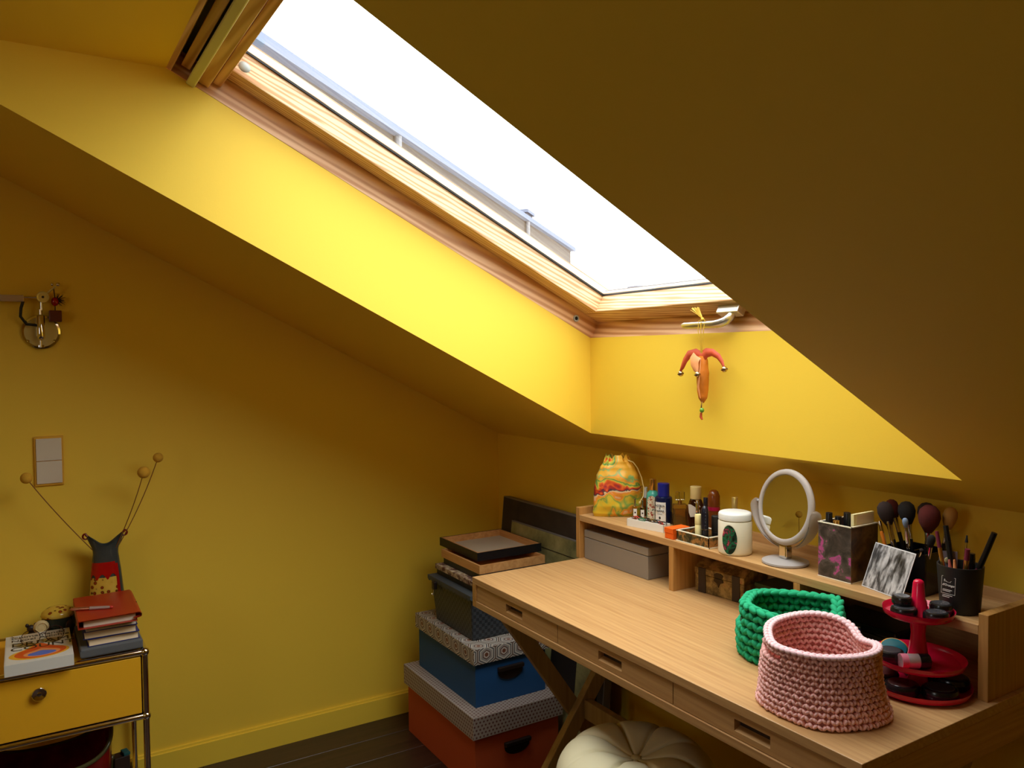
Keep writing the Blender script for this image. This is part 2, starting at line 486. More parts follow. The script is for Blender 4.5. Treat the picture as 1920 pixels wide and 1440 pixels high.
plain('leather_orange', c(204, 116, 32), 0.4, vary=0.35, bump=0.6, bscale=90); plain('leather_red', c(184, 70, 40), 0.5, vary=0.3)
plain('leather_peach', c(224, 150, 96), 0.5, vary=0.15)
plain('bell_brass', c(190, 160, 120), 0.2, 0.95); plain('cord_gold', c(214, 176, 60), 0.5, 0.3); plain('bead_green', c(96, 150, 50), 0.2)

# ---------------------------------------------------------------- the room
def struct(o): o['kind'] = 'structure'; return o
RX1, RY0 = 4.6, -3.7          # far limits of the room behind the camera
ZT, YT = 2.42, -(2.42 - ZK)/TS  # where the slope meets the flat ceiling
XL, XR0, XR1 = 0.829, 2.012, 2.046
YB = -0.1435
ZTOP = 2.0843
YTOP = -(ZTOP - ZK)/TS
def zs(y): return ZK - TS*y
# floor with planks
fl = struct(MB().box(-0.1, RX1, RY0, 0.1, -0.06, -0.012).build('floor', 'floor_wood'))
pm = None
k = 0
PW, PL = 0.145, 1.25
for i in range(int(RX1/PW) + 1):
    y = RY0 - (i*0.43 % PL)
    while y < 0:
        x0, x1 = i*PW, min((i+1)*PW, RX1)
        y0, y1 = max(y, RY0), min(y + PL, 0.0)
        if y1 - y0 > 0.03:
            if pm is None or abs((y1-y0) - PL) > 1e-4 or abs((x1-x0) - PW) > 1e-4:
                o = MB().box(0.0006, x1-x0-0.0006, 0.0006, y1-y0-0.0006, -0.012, 0).build('plank', 'floor_wood', fl, bevel=0.0012, bseg=1)
                if abs((y1-y0) - PL) < 1e-4 and abs((x1-x0) - PW) < 1e-4: pm = o
            else:
                o = pm.copy(); COL.objects.link(o)
            o.location = (x0, y0, 0)
        y += PL
def shell(name, vs, fs, inside, th):
    p = Vector(inside)
    out = []
    for f in fs:
        a, b2, c2 = (Vector(vs[i]) for i in f[:3])
        n = (b2-a).cross(c2-a)
        out.append(f if n.dot(p-a) > 0 else tuple(reversed(f)))
    return struct(MB().add(vs, out).build(name, 'yellow_paint', solid=th))
shell('wall_left', [(0,0,0),(0,RY0,0),(0,RY0,ZT),(0,YT,ZT),(0,0,ZK)], [(0,1,2,3,4)], (2, -1.5, 1.0), 0.1)
shell('wall_back', [(0,0,0),(0,0,ZK),(RX1,0,ZK),(RX1,0,0)], [(0,1,2,3)], (2, -1.5, 1.0), 0.1)
shell('wall_right', [(RX1,0,0),(RX1,0,ZK),(RX1,YT,ZT),(RX1,RY0,ZT),(RX1,RY0,0)], [(0,1,2,3,4)], (2, -1.5, 1.0), 0.1)
# unseen window added behind the viewer to brighten the ceiling
GX0, GX1, GZ0, GZ1 = 2.0, 2.85, 1.35, 2.15
shell('wall_front', [(0,RY0,0),(RX1,RY0,0),(RX1,RY0,ZT),(0,RY0,ZT),(GX0,RY0,GZ0),(GX1,RY0,GZ0),(GX1,RY0,GZ1),(GX0,RY0,GZ1)],
      [(0,1,5,4),(1,2,6,5),(2,3,7,6),(3,0,4,7)], (2, -1.5, 1.0), 0.1)
gw = bpy.data.objects.new('added_window', None); COL.objects.link(gw); gw.matrix_world = T(GX0, RY0, GZ0)
tag(gw, 'unseen white framed window added behind the viewer to brighten the room', None, None, 'structure')
gwx, gwz = GX1-GX0, GZ1-GZ0
for (a, b2, z0, z1) in ((0, 0.06, 0, gwz), (gwx-0.06, gwx, 0, gwz), (0.06, gwx-0.06, 0, 0.06), (0.06, gwx-0.06, gwz-0.06, gwz), (gwx/2-0.025, gwx/2+0.025, 0.06, gwz-0.06)):
    MB().box(a, b2, -0.10, 0.0, z0, z1).build('added_window_frame', 'spacer_white', gw, bevel=0.002)
MB().box(0.06, gwx-0.06, -0.055, -0.05, 0.06, gwz-0.06).build('pane', 'pane_glass', gw)
_p2 = bpy.data.lights.new('added_window_portal', 'AREA'); _p2.shape = 'RECTANGLE'; _p2.size, _p2.size_y = gwx, gwz
_p2.cycles.is_portal = True
_q2 = bpy.data.objects.new('added_window_portal', _p2); COL.objects.link(_q2)
_q2.matrix_world = T((GX0+GX1)/2, RY0-0.11, (GZ0+GZ1)/2) @ RX(90) @ Matrix.Diagonal((1, 1, 1, 1))
def cp(x, y): return (x, y, zs(y))
xt = XR0 + (XR1 - XR0)*(YTOP - YB)/(-1.4 - YB)
cm = MB()
cv = [cp(0,0), cp(XL,0), cp(XR0,0), cp(RX1,0), cp(0,YB), cp(XL,YB), cp(XR0,YB), cp(RX1,YB), cp(0,YTOP), cp(XL,YTOP), cp(xt,YTOP), cp(RX1,YTOP),
      (0,YT,ZT), (XL,YT,ZT), (xt,YT,ZT), (RX1,YT,ZT), (0,RY0,ZT), (RX1,RY0,ZT)]
cf = [(0,1,5,4),(1,2,6,5),(2,3,7,6),(4,5,9,8),(6,7,11,10),(8,9,13,12),(9,10,14,13),(10,11,15,14),(12,13,14,15,17,16)]
shell('ceiling', cv, cf, (2, -1.5, 1.0), 0.025)
# reveal of the skylight
zf0 = 1.4525
rv = [(XL,YB,zs(YB)), (XL,YTOP,ZTOP), (XL,-1.3852,ZTOP), (XL,YB,zf0+0.003)]
shell('wall_reveal_left', rv, [(0,1,2,3)], (1.4, -0.7, 1.6), 0.03)
xrt = XR0 + 0.03
shell('wall_reveal_right', [(XR0,YB,zs(YB)), (xt,YTOP,ZTOP), (xrt,-1.3852,ZTOP), (XR0,YB,zf0+0.003)], [(3,2,1,0)], (1.4, -0.7, 1.6), 0.03)
shell('wall_reveal_back', [(XL,YB,zs(YB)), (XR0,YB,zs(YB)), (XR0,YB,zf0+0.003), (XL,YB,zf0+0.003)], [(0,3,2,1)], (1.4, -0.7, 1.6), 0.03)
shell('ceiling_reveal', [(XL,-1.3852,ZTOP), (xrt,-1.3852,ZTOP), (xt,YTOP,ZTOP), (XL,YTOP,ZTOP)], [(0,3,2,1)], (1.4, -0.7, 1.6), 0.03)
# skirting
struct(MB().box(0, 0.014, RY0, 0, 0, 0.078).box(0, 0.0075, RY0, 0, 0.078, 0.086).build('baseboard_left', 'skirting_yellow'))
struct(MB().box(0.014, RX1, -0.014, 0, 0, 0.078).box(0.014, RX1, -0.0075, 0, 0.078, 0.086).build('baseboard_back', 'skirting_yellow'))

# ---------------------------------------------------------------- the skylight window (u across, v up the slope, n outward)
win = bpy.data.objects.new('window_1', None); COL.objects.link(win); win.matrix_world = WIN
tag(win, 'large pine roof window with a pale bar handle along its top', None, None, 'structure')
W, H = 1.20, 1.3977
# fixed frame
MB().box(-0.045, 0.0, -0.045, H+0.045, 0.0, 0.15).build('frame_stile', 'pine_warm', win, bevel=0.001)
MB().box(W, W+0.045, -0.045, H+0.045, 0.0, 0.15).build('frame_stile', 'pine_warm', win, bevel=0.001)
MB().box(0, W, -0.045, 0.0, 0.0, 0.15).build('frame_rail', 'pine_warm_u', win, bevel=0.001)
MB().box(0, W, H-0.012, H+0.045, 0.0, 0.15).build('frame_rail', 'pine_warm_u', win, bevel=0.001)
# sash: stiles and rails with a slanted inner face
def stile(u0, sgn):
    poly = [(u0, 0.058), (u0+sgn*0.066, 0.058), (u0+sgn*0.067, 0.061), (u0+sgn*0.0675, 0.114), (u0+sgn*0.0675, 0.1225), (u0, 0.1225)]
    mbx = MB()
    n = len(poly); v0, v1 = 0.004, 1.336
    vs = [(p[0], v0, p[1]) for p in poly] + [(p[0], v1, p[1]) for p in poly]
    fs = [tuple(range(n)), tuple(range(2*n-1, n-1, -1))] + [(k, n+k, n+(k+1) % n, (k+1) % n) for k in range(n)]
    if sgn < 0: fs = [tuple(reversed(f)) for f in fs]
    return mbx.add(vs, fs)
stile(0.003, 1).build('sash_stile', 'pine_v', win, bevel=0.001)
stile(W-0.003, -1).build('sash_stile', 'pine_v', win, bevel=0.001)
def rail(v0, sgn, ui=0.066):
    poly = [(v0, 0.0579), (v0+sgn*0.064, 0.0579), (v0+sgn*0.065, 0.061), (v0+sgn*0.0645, 0.114), (v0+sgn*0.0645, 0.1225), (v0, 0.1225)]
    n = len(poly)
    a, b2 = 0.003, W-0.003
    vs = [(a + (0.098 if False else 0), p[0], p[1]) for p in poly] + [(b2, p[0], p[1]) for p in poly]
    fs = [tuple(range(n-1, -1, -1)), tuple(range(n, 2*n))] + [(k, (k+1) % n, n+(k+1) % n, n+k) for k in range(n)]
    if sgn < 0: fs = [tuple(reversed(f)) for f in fs]
    return MB().add(vs, fs)
rail(0.003, 1).build('sash_rail', 'pine_u', win, bevel=0.001)
# top sash rail (deeper, with a groove) and the ventilation gear above it
MB().box(0.003, W-0.003, 1.300, 1.330, 0.012, 0.128).build('sash_rail', 'pine_warm_u', win, bevel=0.0015)
MB().box(0.003, W-0.003, 1.277, 1.298, 0.030, 0.140).box(0.003, W-0.003, 1.297, 1.301, 0.045, 0.13).build('sash_rail', 'pine_warm_u', win, bevel=0.0015)
MB().box(0.010, W-0.010, 1.352, 1.374, 0.022, 0.06).build('flap_board', 'pine_warm_u', win, bevel=0.0015)
MB().box(0.002, W-0.002, 1.33, 1.386, 0.056, 0.128).build('vent_slot', 'black_gasket', win)
MB().box(0.002, W-0.002, 1.326, 1.3475, -0.008, 0.022).build('ventilation_bar', 'vent_bar', win, bevel=0.003)
# glazing
MB().box(0.0700, 0.0755, 0.067, 1.277, 0.113, 0.118).build('gasket', 'black_gasket', win)
MB().box(W-0.0755, W-0.0700, 0.067, 1.277, 0.113, 0.118).build('gasket', 'black_gasket', win)
MB().box(0.0755, W-0.0755, 0.0675, 0.0695, 0.113, 0.118).build('gasket', 'black_gasket', win)
MB().box(0.0695, W-0.0695, 0.0670, 1.276, 0.1185, 0.1225).build('pane', 'pane_glass', win)
for u0, u1 in ((0.002, 0.0692), (W-0.0692, W-0.002)):
    o = MB().box(u0, u1, 0.0, 1.335, 0.123, 0.1385).build('outer_cover', 'spacer_white', win)
    MB().box(u0, u1, 0.0, 1.335, 0.1386, 0.1412).build('cover_edge', 'pine_warm', o)
MB().box(0.0692, W-0.0692, 0.0, 0.0662, 0.123, 0.1300).build('outer_cover', 'spacer_white', win)
MB().box(0.0692, W-0.0692, 0.0, 0.0664, 0.1301, 0.1320).build('outer_seal', 'cladding_grey', win)
for (a_, b_, c_, d_) in ((-0.06, 0.02, -0.06, H+0.06), (W-0.02, W+0.06, -0.06, H+0.06), (0.02, W-0.02, -0.06, 0.02), (0.02, W-0.02, 1.31, H+0.06)):
    MB().box(a_, b_, c_, d_, 0.151, 0.165).build('outer_flashing', 'cladding_grey', win)
MB().ell((0.068, 1.256, 0.082), 0.008, 0.016, 0.013).build('filter_knob', 'grey_plastic', win, smooth=180)
MB().lathe([(0.0105, -0.001), (0.0105, 0.003), (0.0062, 0.0032), (0.0062, -0.006)], 20, T(0.0, 0.083, 0.030) @ RY(90)).build('bolt_ring', 'grey_plastic', win, smooth=40)
MB().cyl(0.0054, -0.001, 0.0012, 16, T(0.0, 0.083, 0.030) @ RY(90)).build('bolt_hole', 'black_gasket', win)
# handle: block under the lower rail and a bent lever
hb = MB().box(0.560, 0.632, 0.020, 0.048, 0.036, 0.058).build('handle', 'satin_alu', win, bevel=0.002)
lv = [(0.606, 0.034, 0.040), (0.604, 0.036, 0.028), (0.597, 0.039, 0.016), (0.583, 0.042, 0.008), (0.566, 0.044, 0.0045), (0.54, 0.045, 0.004), (0.50, 0.045, 0.004), (0.462, 0.045, 0.004), (0.452, 0.045, 0.0045)]
MB().tube(lv, [0.0105, 0.0115, 0.012, 0.0118, 0.0112, 0.0105, 0.0102, 0.0100, 0.0065], 12, False, None, 0.72).build('lever', 'satin_alu', hb, smooth=60)

# ---------------------------------------------------------------- neighbouring house seen through the skylight
hd = Vector((-0.682, 0.731, 0)); hn = Vector((0.731, 0.682, 0))
HB = Matrix(((hd.x, -hn.x, 0, -12.0), (hd.y, -hn.y, 0, 2.11), (0, 0, 1, 0), (0, 0, 0, 1)))   # x along the eaves, y away from us
hs = bpy.data.objects.new('neighbour_house', None); COL.objects.link(hs); hs.matrix_world = HB
tag(hs, 'pale neighbouring building with a long overhanging eave seen through the roof window', 'building')
L0, L1 = -16.0, 31.0
MB().box(L0, L1-0.35, 0.22, 9, -1, 7.20).build('house_wall', 'facade', hs)
MB().box(L0, L1, 0.0, 9.4, 7.20, 7.40).build('eave', 'fascia', hs)
MB().add([(L0,0.05,7.4),(L1,0.05,7.4),(L1-3,4.7,8.2),(L0,4.7,8.2),(L0,9.3,7.4),(L1,9.3,7.4)], [(0,1,2,3),(3,2,5,4),(1,5,2),(0,3,4)]).build('house_roof', 'roof_tile', hs)
for x in (6.6, 20.5):
    MB().cyl(0.10, -1, 7.20, 10, T(x, 0.12, 0)).build('drainpipe', 'drain_pipe', hs)
ch = MB().box(24.6, 25.8, 1.2, 2.0, 7.3, 8.35).build('chimney', 'roof_tile', hs)
MB().box(24.5, 25.9, 1.1, 2.1, 8.35, 8.5).build('chimney_cap', 'fascia', ch)
# small far chimney low over the sill
fc = thing('far_chimney', 'tiny pale chimney peeking over the lower edge of the roof window', 'chimney', (-10.77, 10.06, 0))
MB().box(-0.14, 0.14, -0.12, 0.12, 0.0, 2.84).build('shaft', 'drain_pipe', fc)
MB().box(-0.20, 0.14, -0.16, 0.16, 2.84, 2.93).build('cowl', 'fascia', fc)

# ---------------------------------------------------------------- desk
DZ = 0.765
DX0, DX1, DY0, DY1 = 0.868, 2.116, -0.604, -0.032
desk = thing('writing_desk', 'light oak writing desk with three slotted drawers and crossed legs', 'desk', ((DX0+DX1)/2, (DY0+DY1)/2, 0))
def dk(mb, name, mat, par=None, **kw):
    o = mb.build(name, mat, par or desk, **kw)
    return o
dx, dy = -(DX0+DX1)/2, -(DY0+DY1)/2
TD = T(dx, dy, 0)
dk(MB().box(DX0, DX1, DY0, DY1, 0.7465, DZ, TD), 'tabletop', 'oak_x', bevel=0.0012)
dk(MB().box(DX0, DX0+0.020, DY0, DY1, 0.681, 0.7465, TD), 'side_panel', 'oak_y', bevel=0.001)
dk(MB().box(DX1-0.020, DX1, DY0, DY1, 0.681, 0.7465, TD), 'side_panel', 'oak_y', bevel=0.001)
dk(MB().box(DX0+0.02, DX1-0.02, DY0, DY1, 0.681, 0.6985, TD), 'bottom_panel', 'oak_x', bevel=0.001)
dk(MB().box(DX0+0.02, DX1-0.02, DY1-0.016, DY1, 0.6985, 0.7465, TD), 'back_panel', 'oak_x')
dw = (DX1 - DX0 - 0.04)/3
for i in range(3):
    x0, x1 = DX0 + 0.02 + i*dw + 0.0012, DX0 + 0.02 + (i+1)*dw - 0.0012
    cx = (x0+x1)/2
    z0, z1 = 0.6998, 0.7450
    h0, h1, hz0, hz1 = cx-0.041, cx+0.041, 0.7115, 0.7335
    ya, yb = DY0+0.004, DY0+0.020
    mb = MB()
    mb.box(x0, h0, ya, yb, z0, z1, TD).box(h1, x1, ya, yb, z0, z1, TD).box(h0, h1, ya, yb, z0, hz0, TD).box(h0, h1, ya, yb, hz1, z1, TD)
    # sloped lip inside the slot
    mb.add([(h0,ya,hz0),(h1,ya,hz0),(h1,yb,hz0+0.006),(h0,yb,hz0+0.006)], [(0,1,2,3)], TD)
    dr = dk(mb, 'drawer', 'oak_x')
    MB().box(h0-0.01, h1+0.01, yb+0.0002, yb+0.25, z0, z1, TD).build('slot_shade_block', 'dark_brown', dr)  # dark block behind the finger slot, painting the shade of the recess
# crossed legs
def leg(x, y0, z0, y1, z1, th, w):
    a, b2 = Vector((x, y0, z0)), Vector((x, y1, z1))
    t = (b2-a).normalized(); pn = Vector((0, -t.z, t.y))
    k = 1/abs(t.z)
    hw = w/2*k
    vs = []
    for px in (x-th/2, x+th/2):
        vs += [(px, y0-hw, z0), (px, y0+hw, z0), (px, y1+hw, z1), (px, y1-hw, z1)]
    fs = [(0,3,2,1),(4,5,6,7),(0,1,5,4),(1,2,6,5),(2,3,7,6),(3,0,4,7)]
    return MB().add(vs, fs, TD)
for x in (0.985, 1.999):
    dk(leg(x-0.0125, -0.555, 0.681, -0.075, 0.0, 0.024, 0.046), 'leg', 'leg_wood', bevel=0.002)
    dk(leg(x+0.0125, -0.075, 0.681, -0.580, 0.0, 0.024, 0.046), 'leg', 'leg_wood', bevel=0.002)
dk(MB().box(1.011, 1.973, -0.312, -0.288, 0.332, 0.388, TD), 'stretcher', 'leg_wood', bevel=0.002)

# hutch standing on the desk
SZ = 0.902
hut = thing('desk_hutch', 'low oak shelf hutch with three cubbies standing along the back of the desk', 'shelf', (1.48, -0.13, DZ))
TH = T(-1.48, 0.13, -DZ)
HX0, HX1, HY0, HY1 = 0.853, 2.105, -0.222, -0.034
MB().box(HX0, HX0+0.018, HY0, HY1, DZ, 0.924, TH).build('side_panel', 'oak_z', hut, bevel=0.001)
MB().box(HX1-0.018, HX1, HY0, HY1, DZ, 0.924, TH).build('side_panel', 'oak_z', hut, bevel=0.001)
MB().box(HX0+0.018, HX1-0.018, HY0, HY1-0.012, SZ-0.0185, SZ, TH).build('shelf', 'oak_x', hut, bevel=0.001)
MB().box(HX0+0.018, HX1-0.018, HY1-0.012, HY1, DZ, 0.924, TH).build('back_panel', 'oak_x', hut)
for x in (1.2735, 1.6795):
    MB().box(x, x+0.018, HY0, HY1-0.012, DZ, SZ-0.0185, TH).build('divider', 'oak_z', hut, bevel=0.001)

# ---------------------------------------------------------------- stool
st = thing('tufted_stool', 'cream tufted round stool pushed under the desk', 'stool', (1.472, -0.508, 0), 0)
def cushion(u, v):
    th = u*2*PI
    R = 0.188
    # v: 0 centre .. 1 lower edge of the pad
    if v < 0.78:
        s0 = v/0.78
        rr = R*math.sin(s0*PI/2)**0.9 if s0 > 0 else 0.0
        z = 0.402 + 0.120*math.cos(s0*PI/2)**0.75
    else:
        s0 = (v-0.78)/0.22
        rr = R*(1 - 0.06*s0*s0); z = 0.402 - 0.07*s0
    seg = 8
    ph = ((th + 0.35)/(2*PI)*seg) % 1.0
    dd = min(ph, 1-ph)
    q = min(1.0, rr/R)
    crease = math.exp(-(dd/0.06)**2) + 0.35*math.exp(-(dd/0.2)**2)
    fade = max(0.0, 1.0 - v*0.98)**0.35
    z -= 0.013*crease*fade*max(0.0, 1-q**3)*(0.4+0.6*min(1, q*3))
    rr -= 0.003*crease*max(0.0, 1-abs(v-0.7)*2.2)
    z -= 0.052*math.exp(-(rr/0.075)**2)
    return (rr*math.cos(th), rr*math.sin(th), z)
MB().grid(cushion, 168, 44, None, True).build('cushion', 'canvas_cream', st, smooth=180)
MB().ell((0, 0, 0.468), 0.014, 0.014, 0.007).build('button', 'button_cream', st, smooth=180)
MB().lathe([(0.165, 0.05), (0.176, 0.06), (0.178, 0.17), (0.172, 0.332)], 48).build('base', 'canvas_cream', st, smooth=50)
for a in (45, 135, 225, 315):
    MB().lathe([(0.012, 0.0), (0.018, 0.052)], 12, RZ(a) @ T(0.13, 0, 0)).build('leg', 'leg_wood', st, smooth=60)

# ---------------------------------------------------------------- storage boxes in the corner
def storage(name, label, x0, x1, y0, y1, z0, zl, z1, body, lid, lip, hx):
    r = thing(name, label, 'box', ((x0+x1)/2, (y0+y1)/2, z0))
    M = T(-(x0+x1)/2, -(y0+y1)/2, -z0)
    MB().box(x0+lip, x1-lip, y0+lip, y1-lip, z0, zl+0.01, M).build('body', body, r, bevel=0.001)
    MB().box(x0, x1, y0, y1, zl, z1, M).build('lid', lid, r, bevel=0.0015)
    # half-round pull on the +x end
    zc = z0 + (zl - z0)*0.60; yc = (y0+y1)/2 - 0.005
    pr = [(-0.048, 0.024), (0.048, 0.024)] + [(0.048*math.cos(a*PI/10), -0.028*math.sin(a*PI/10)+0.012) for a in range(0, 11)]
    A = M @ T(x1-lip, yc, zc) @ Matrix(((0,0,1,0),(1,0,0,0),(0,1,0,0),(0,0,0,1)))
    hd_ = MB().prism(pr, 0.0, 0.004, A).build('handle', 'handle_dark', r, bevel=0.001)
    MB().box(-0.05, 0.05, 0.018, 0.032, 0.0, 0.014, A).build('grip', 'handle_dark', hd_, bevel=0.003)
    return r
storage('storage_box', 'orange storage box with small dotted lid, bottom of the corner stack', 0.145, 0.684, -0.506, -0.158, 0.0, 0.180, 0.252, 'box_orange', 'lid_dots', 0.012, 0)
storage('storage_box', 'blue storage box with hexagon patterned lid on the orange box', 0.180, 0.632, -0.472, -0.178, 0.252, 0.396, 0.449, 'box_blue', 'lid_hex', 0.010, 0)
# woven basket
bk = thing('woven_basket', 'dark grey woven basket with hinged lid on the hexagon lid', 'basket', (0.42, -0.315, 0.449))
def frus(x0, x1, y0, y1, z0, X0, X1, Y0, Y1, z1):
    return MB().add([(x0,y0,z0),(x1,y0,z0),(x1,y1,z0),(x0,y1,z0),(X0,Y0,z1),(X1,Y0,z1),(X1,Y1,z1),(X0,Y1,z1)],
                    [(0,3,2,1),(4,5,6,7),(0,1,5,4),(1,2,6,5),(2,3,7,6),(3,0,4,7)])
frus(-0.133, 0.142, -0.122, 0.115, 0, -0.160, 0.150, -0.130, 0.125, 0.150).build('body', 'woven_dark', bk, bevel=0.006)
# scalloped lid
per = []
for (ax, ay, bx, by, nn) in ((-0.168, -0.138, 0.156, -0.138, 12), (0.156, -0.138, 0.156, 0.132, 10), (0.156, 0.132, -0.168, 0.132, 12), (-0.168, 0.132, -0.168, -0.138, 10)):
    for k in range(nn*4):
        t = k/(nn*4.0)
        per.append((ax+(bx-ax)*t, ay+(by-ay)*t, abs(math.sin(k*PI/4))))
lm = MB(); n = len(per)
vs = [(p[0], p[1], 0.158) for p in per] + [(p[0], p[1], 0.147 - 0.008*p[2]) for p in per]
lm.add(vs, [tuple(range(n))] + [(k, n+k, n+(k+1) % n, (k+1) % n) for k in range(n)])
lm.build('lid', 'basket_lid', bk, smooth=50, solid=0.002)
lt = MB().box(-0.112, -0.092, -0.150, -0.136, 0.120, 0.148).build('latch', 'handle_dark', bk, bevel=0.003)
MB().tube([(-0.108, -0.148, 0.12), (-0.108, -0.15, 0.104), (-0.102, -0.15, 0.100), (-0.097, -0.15, 0.104), (-0.097, -0.148, 0.12)], 0.0018, 6).build('latch_ring', 'chrome', lt, smooth=60)
# frames and boards piled on the basket (x, y size; outer colour)
def tray_frame(label, x0, x1, y0, y1, z0, z1, outer, inner, floor_m):
    r = thing('picture_frame', label, 'picture frame', ((x0+x1)/2, (y0+y1)/2, z0))
    M = T(-(x0+x1)/2, -(y0+y1)/2, -z0); t = 0.006
    def ring(a, b2, e):
        mb = MB()
        mb.box(x0+a, x1-a, y0+a, y0+b2, z0+e, z1-(0.0005 if a else 0), M).box(x0+a, x1-a, y1-b2, y1-a, z0+e, z1-(0.0005 if a else 0), M)
        mb.box(x0+a, x0+b2, y0+b2, y1-b2, z0+e, z1-(0.0005 if a else 0), M).box(x1-b2, x1-a, y0+b2, y1-b2, z0+e, z1-(0.0005 if a else 0), M)
        return mb
    ring(0, 0.003, 0).build('outer_edge', outer, r)
    ring(0.003, 0.009, 0).build('inner_edge', inner, r)
    MB().box(x0+0.009, x1-0.009, y0+0.009, y1-0.009, z0, z0+0.006, M).build('backing', floor_m, r)
    return r
def board(name, label, x0, x1, y0, y1, z0, z1, mat, sub=None):
    r = thing(name, label, 'picture frame', ((x0+x1)/2, (y0+y1)/2, z0))
    M = T(-(x0+x1)/2, -(y0+y1)/2, -z0)
    MB().box(x0, x1, y0, y1, z0, z1, M).build('panel', mat, r, bevel=0.001)
    MB().box(x0+0.015, x1-0.015, y0+0.015, y1-0.015, z0, z1+0.0006, M).build('face', sub or mat, r)
    return r
BZ = 0.607
board('picture_frame', 'thin black frame lying directly on the woven basket lid', 0.262, 0.560, -0.420, -0.165, BZ, BZ+0.019, 'frame_black')
board('painted_panel', 'cream distressed painted panel between black frames on the basket', 0.258, 0.560, -0.425, -0.165, BZ+0.0197, BZ+0.037, 'distressed')
board('picture_frame', 'black frame lying under the upturned wooden frame', 0.278, 0.575, -0.400, -0.135, BZ+0.0377, BZ+0.060, 'frame_black')
tray_frame('natural wood frame just below the topmost black-edged frame', 0.268, 0.553, -0.404, -0.139, BZ+0.0608, BZ+0.0895, 'frame_wood', 'frame_wood', 'frame_wood')
tf = tray_frame('topmost upturned frame with black sides and grey linen backing', 0.214, 0.502, -0.383, -0.120, BZ+0.0900, BZ+0.1195, 'frame_black', 'frame_wood', 'linen_grey')

# pictures leaning on the back wall
def leaning(name, label, x0, x1, yb, yt, h, th, mats, extra=None):
    ang = math.degrees(math.atan2(yt-yb, h))
    r = thing(name, label, 'painting', ((x0+x1)/2, yb, 0))
    r.matrix_world = T((x0+x1)/2, yb, 0.0) @ RX(-ang)
    w = (x1-x0)/2; L = math.hypot(h, yt-yb)
    MB().box(-w, w, 0, th, 0, L).build('stretched_canvas', mats[0], r, bevel=0.001)
    MB().box(-w+0.004, w-0.004, -0.001, 0.0, 0.004, L-0.004).build('picture', mats[1], r)
    if extra: extra(r, w, L)
    return r
leaning('leaning_canvas', 'large dark canvas leaning on the back wall behind the boxes', 0.118, 0.830, -0.125, -0.045, 0.834, 0.030, ('canvas_edge', 'canvas_dark'))
def arch(r, w, L):
    pts = [(-0.02 + 0.075*math.cos(a*PI/14), 0.080*math.sin(a*PI/14)) for a in range(15)]
    A = T(0.14, -0.001, L-0.25) @ Matrix(((1,0,0,0),(0,0,-1,0),(0,1,0,0),(0,0,0,1)))
    MB().prism([(x, y) for x, y in pts] + [(-0.095, -0.3), (0.055, -0.3)], 0.0, 0.0012, A).build('dark_arch', 'paint_dark', r)
    MB().box(-w+0.15, -w+0.152, -0.0022, -0.001, L-0.40, L-0.06).box(-w+0.15, w-0.02, -0.0022, -0.001, L-0.062, L-0.060).build('cracks', 'paint_dark', r)
leaning('leaning_painting', 'smaller olive green painting with a dark arch leaning before the dark canvas', 0.222, 0.80, -0.152, -0.072, 0.756, 0.014, ('canvas_edge', 'old_painting'), arch)

# ---------------------------------------------------------------- cabinet against the left wall
CX0, CX1, CY1, CZ = 0.035, 0.370, -1.412, 0.556
CY0 = CY1 - 0.528
CZ1, CZ2 = CZ - 0.187, 0.058
cab = thing('tube_cabinet', 'yellow steel cabinet with chrome tube frame and drawer by the left wall', 'cabinet', ((CX0+CX1)/2, (CY0+CY1)/2, 0))
TC = T(-(CX0+CX1)/2, -(CY0+CY1)/2, 0)
tr_ = 0.0088
for (x, y) in ((CX0, CY0), (CX1, CY0), (CX0, CY1), (CX1, CY1)):
    MB().cyl(tr_, 0.0, CZ, 16, TC @ T(x, y, 0)).build('upright_tube', 'chrome', cab, smooth=60)
for z in (CZ, CZ1, CZ2):
    for (a, b2) in (((CX0,CY0),(CX1,CY0)), ((CX0,CY1),(CX1,CY1)), ((CX0,CY0),(CX0,CY1)), ((CX1,CY0),(CX1,CY1))):
        MB().tube([(a[0],a[1],z),(b2[0],b2[1],z)], tr_, 16, False, TC).build('cross_tube', 'chrome', cab, smooth=60)
    for (x, y) in ((CX0, CY0), (CX1, CY0), (CX0, CY1), (CX1, CY1)):
        MB().ell((x, y, z), 0.0128, 0.0128, 0.0128, TC, 20, 14).build('ball_joint', 'chrome', cab, smooth=180)
MB().box(CX0, CX1-0.004, CY0, CY1-0.002, CZ-0.002, CZ+0.0015, TC).build('top_panel', 'cabinet_yellow', cab)
MB().box(CX0, CX1-0.006, CY0, CY1, CZ1-0.002, CZ1+0.002, TC).build('middle_panel', 'cabinet_yellow', cab)
MB().box(CX0, CX1-0.006, CY0, CY1, CZ2-0.002, CZ2+0.002, TC).build('lower_shelf', 'cabinet_yellow', cab)
MB().box(CX0, CX1-0.006, CY1-0.0015, CY1+0.0015, CZ1, CZ, TC).build('side_panel', 'cabinet_yellow', cab)
MB().box(CX0, CX1-0.006, CY0-0.0015, CY0+0.0015, CZ1, CZ, TC).build('side_panel', 'cabinet_yellow', cab)
MB().box(CX0-0.001, CX0+0.001, CY0, CY1, CZ1, CZ, TC).build('back_panel', 'cabinet_yellow', cab)
df = MB().box(CX1-0.012, CX1+0.004, CY0+0.012, CY1-0.0115, CZ1+0.0115, CZ-0.0115, TC).build('drawer_front', 'cabinet_yellow', cab, bevel=0.0015)
kb = MB().lathe([(0.006, 0), (0.006, 0.004), (0.0165, 0.008), (0.018, 0.011), (0.0165, 0.0125), (0.006, 0.010), (0.0055, 0.0102), (0, 0.0102)], 28, TC @ T(CX1+0.004, -1.676, CZ-0.0585) @ RY(90)).build('knob', 'chrome', df, smooth=35)
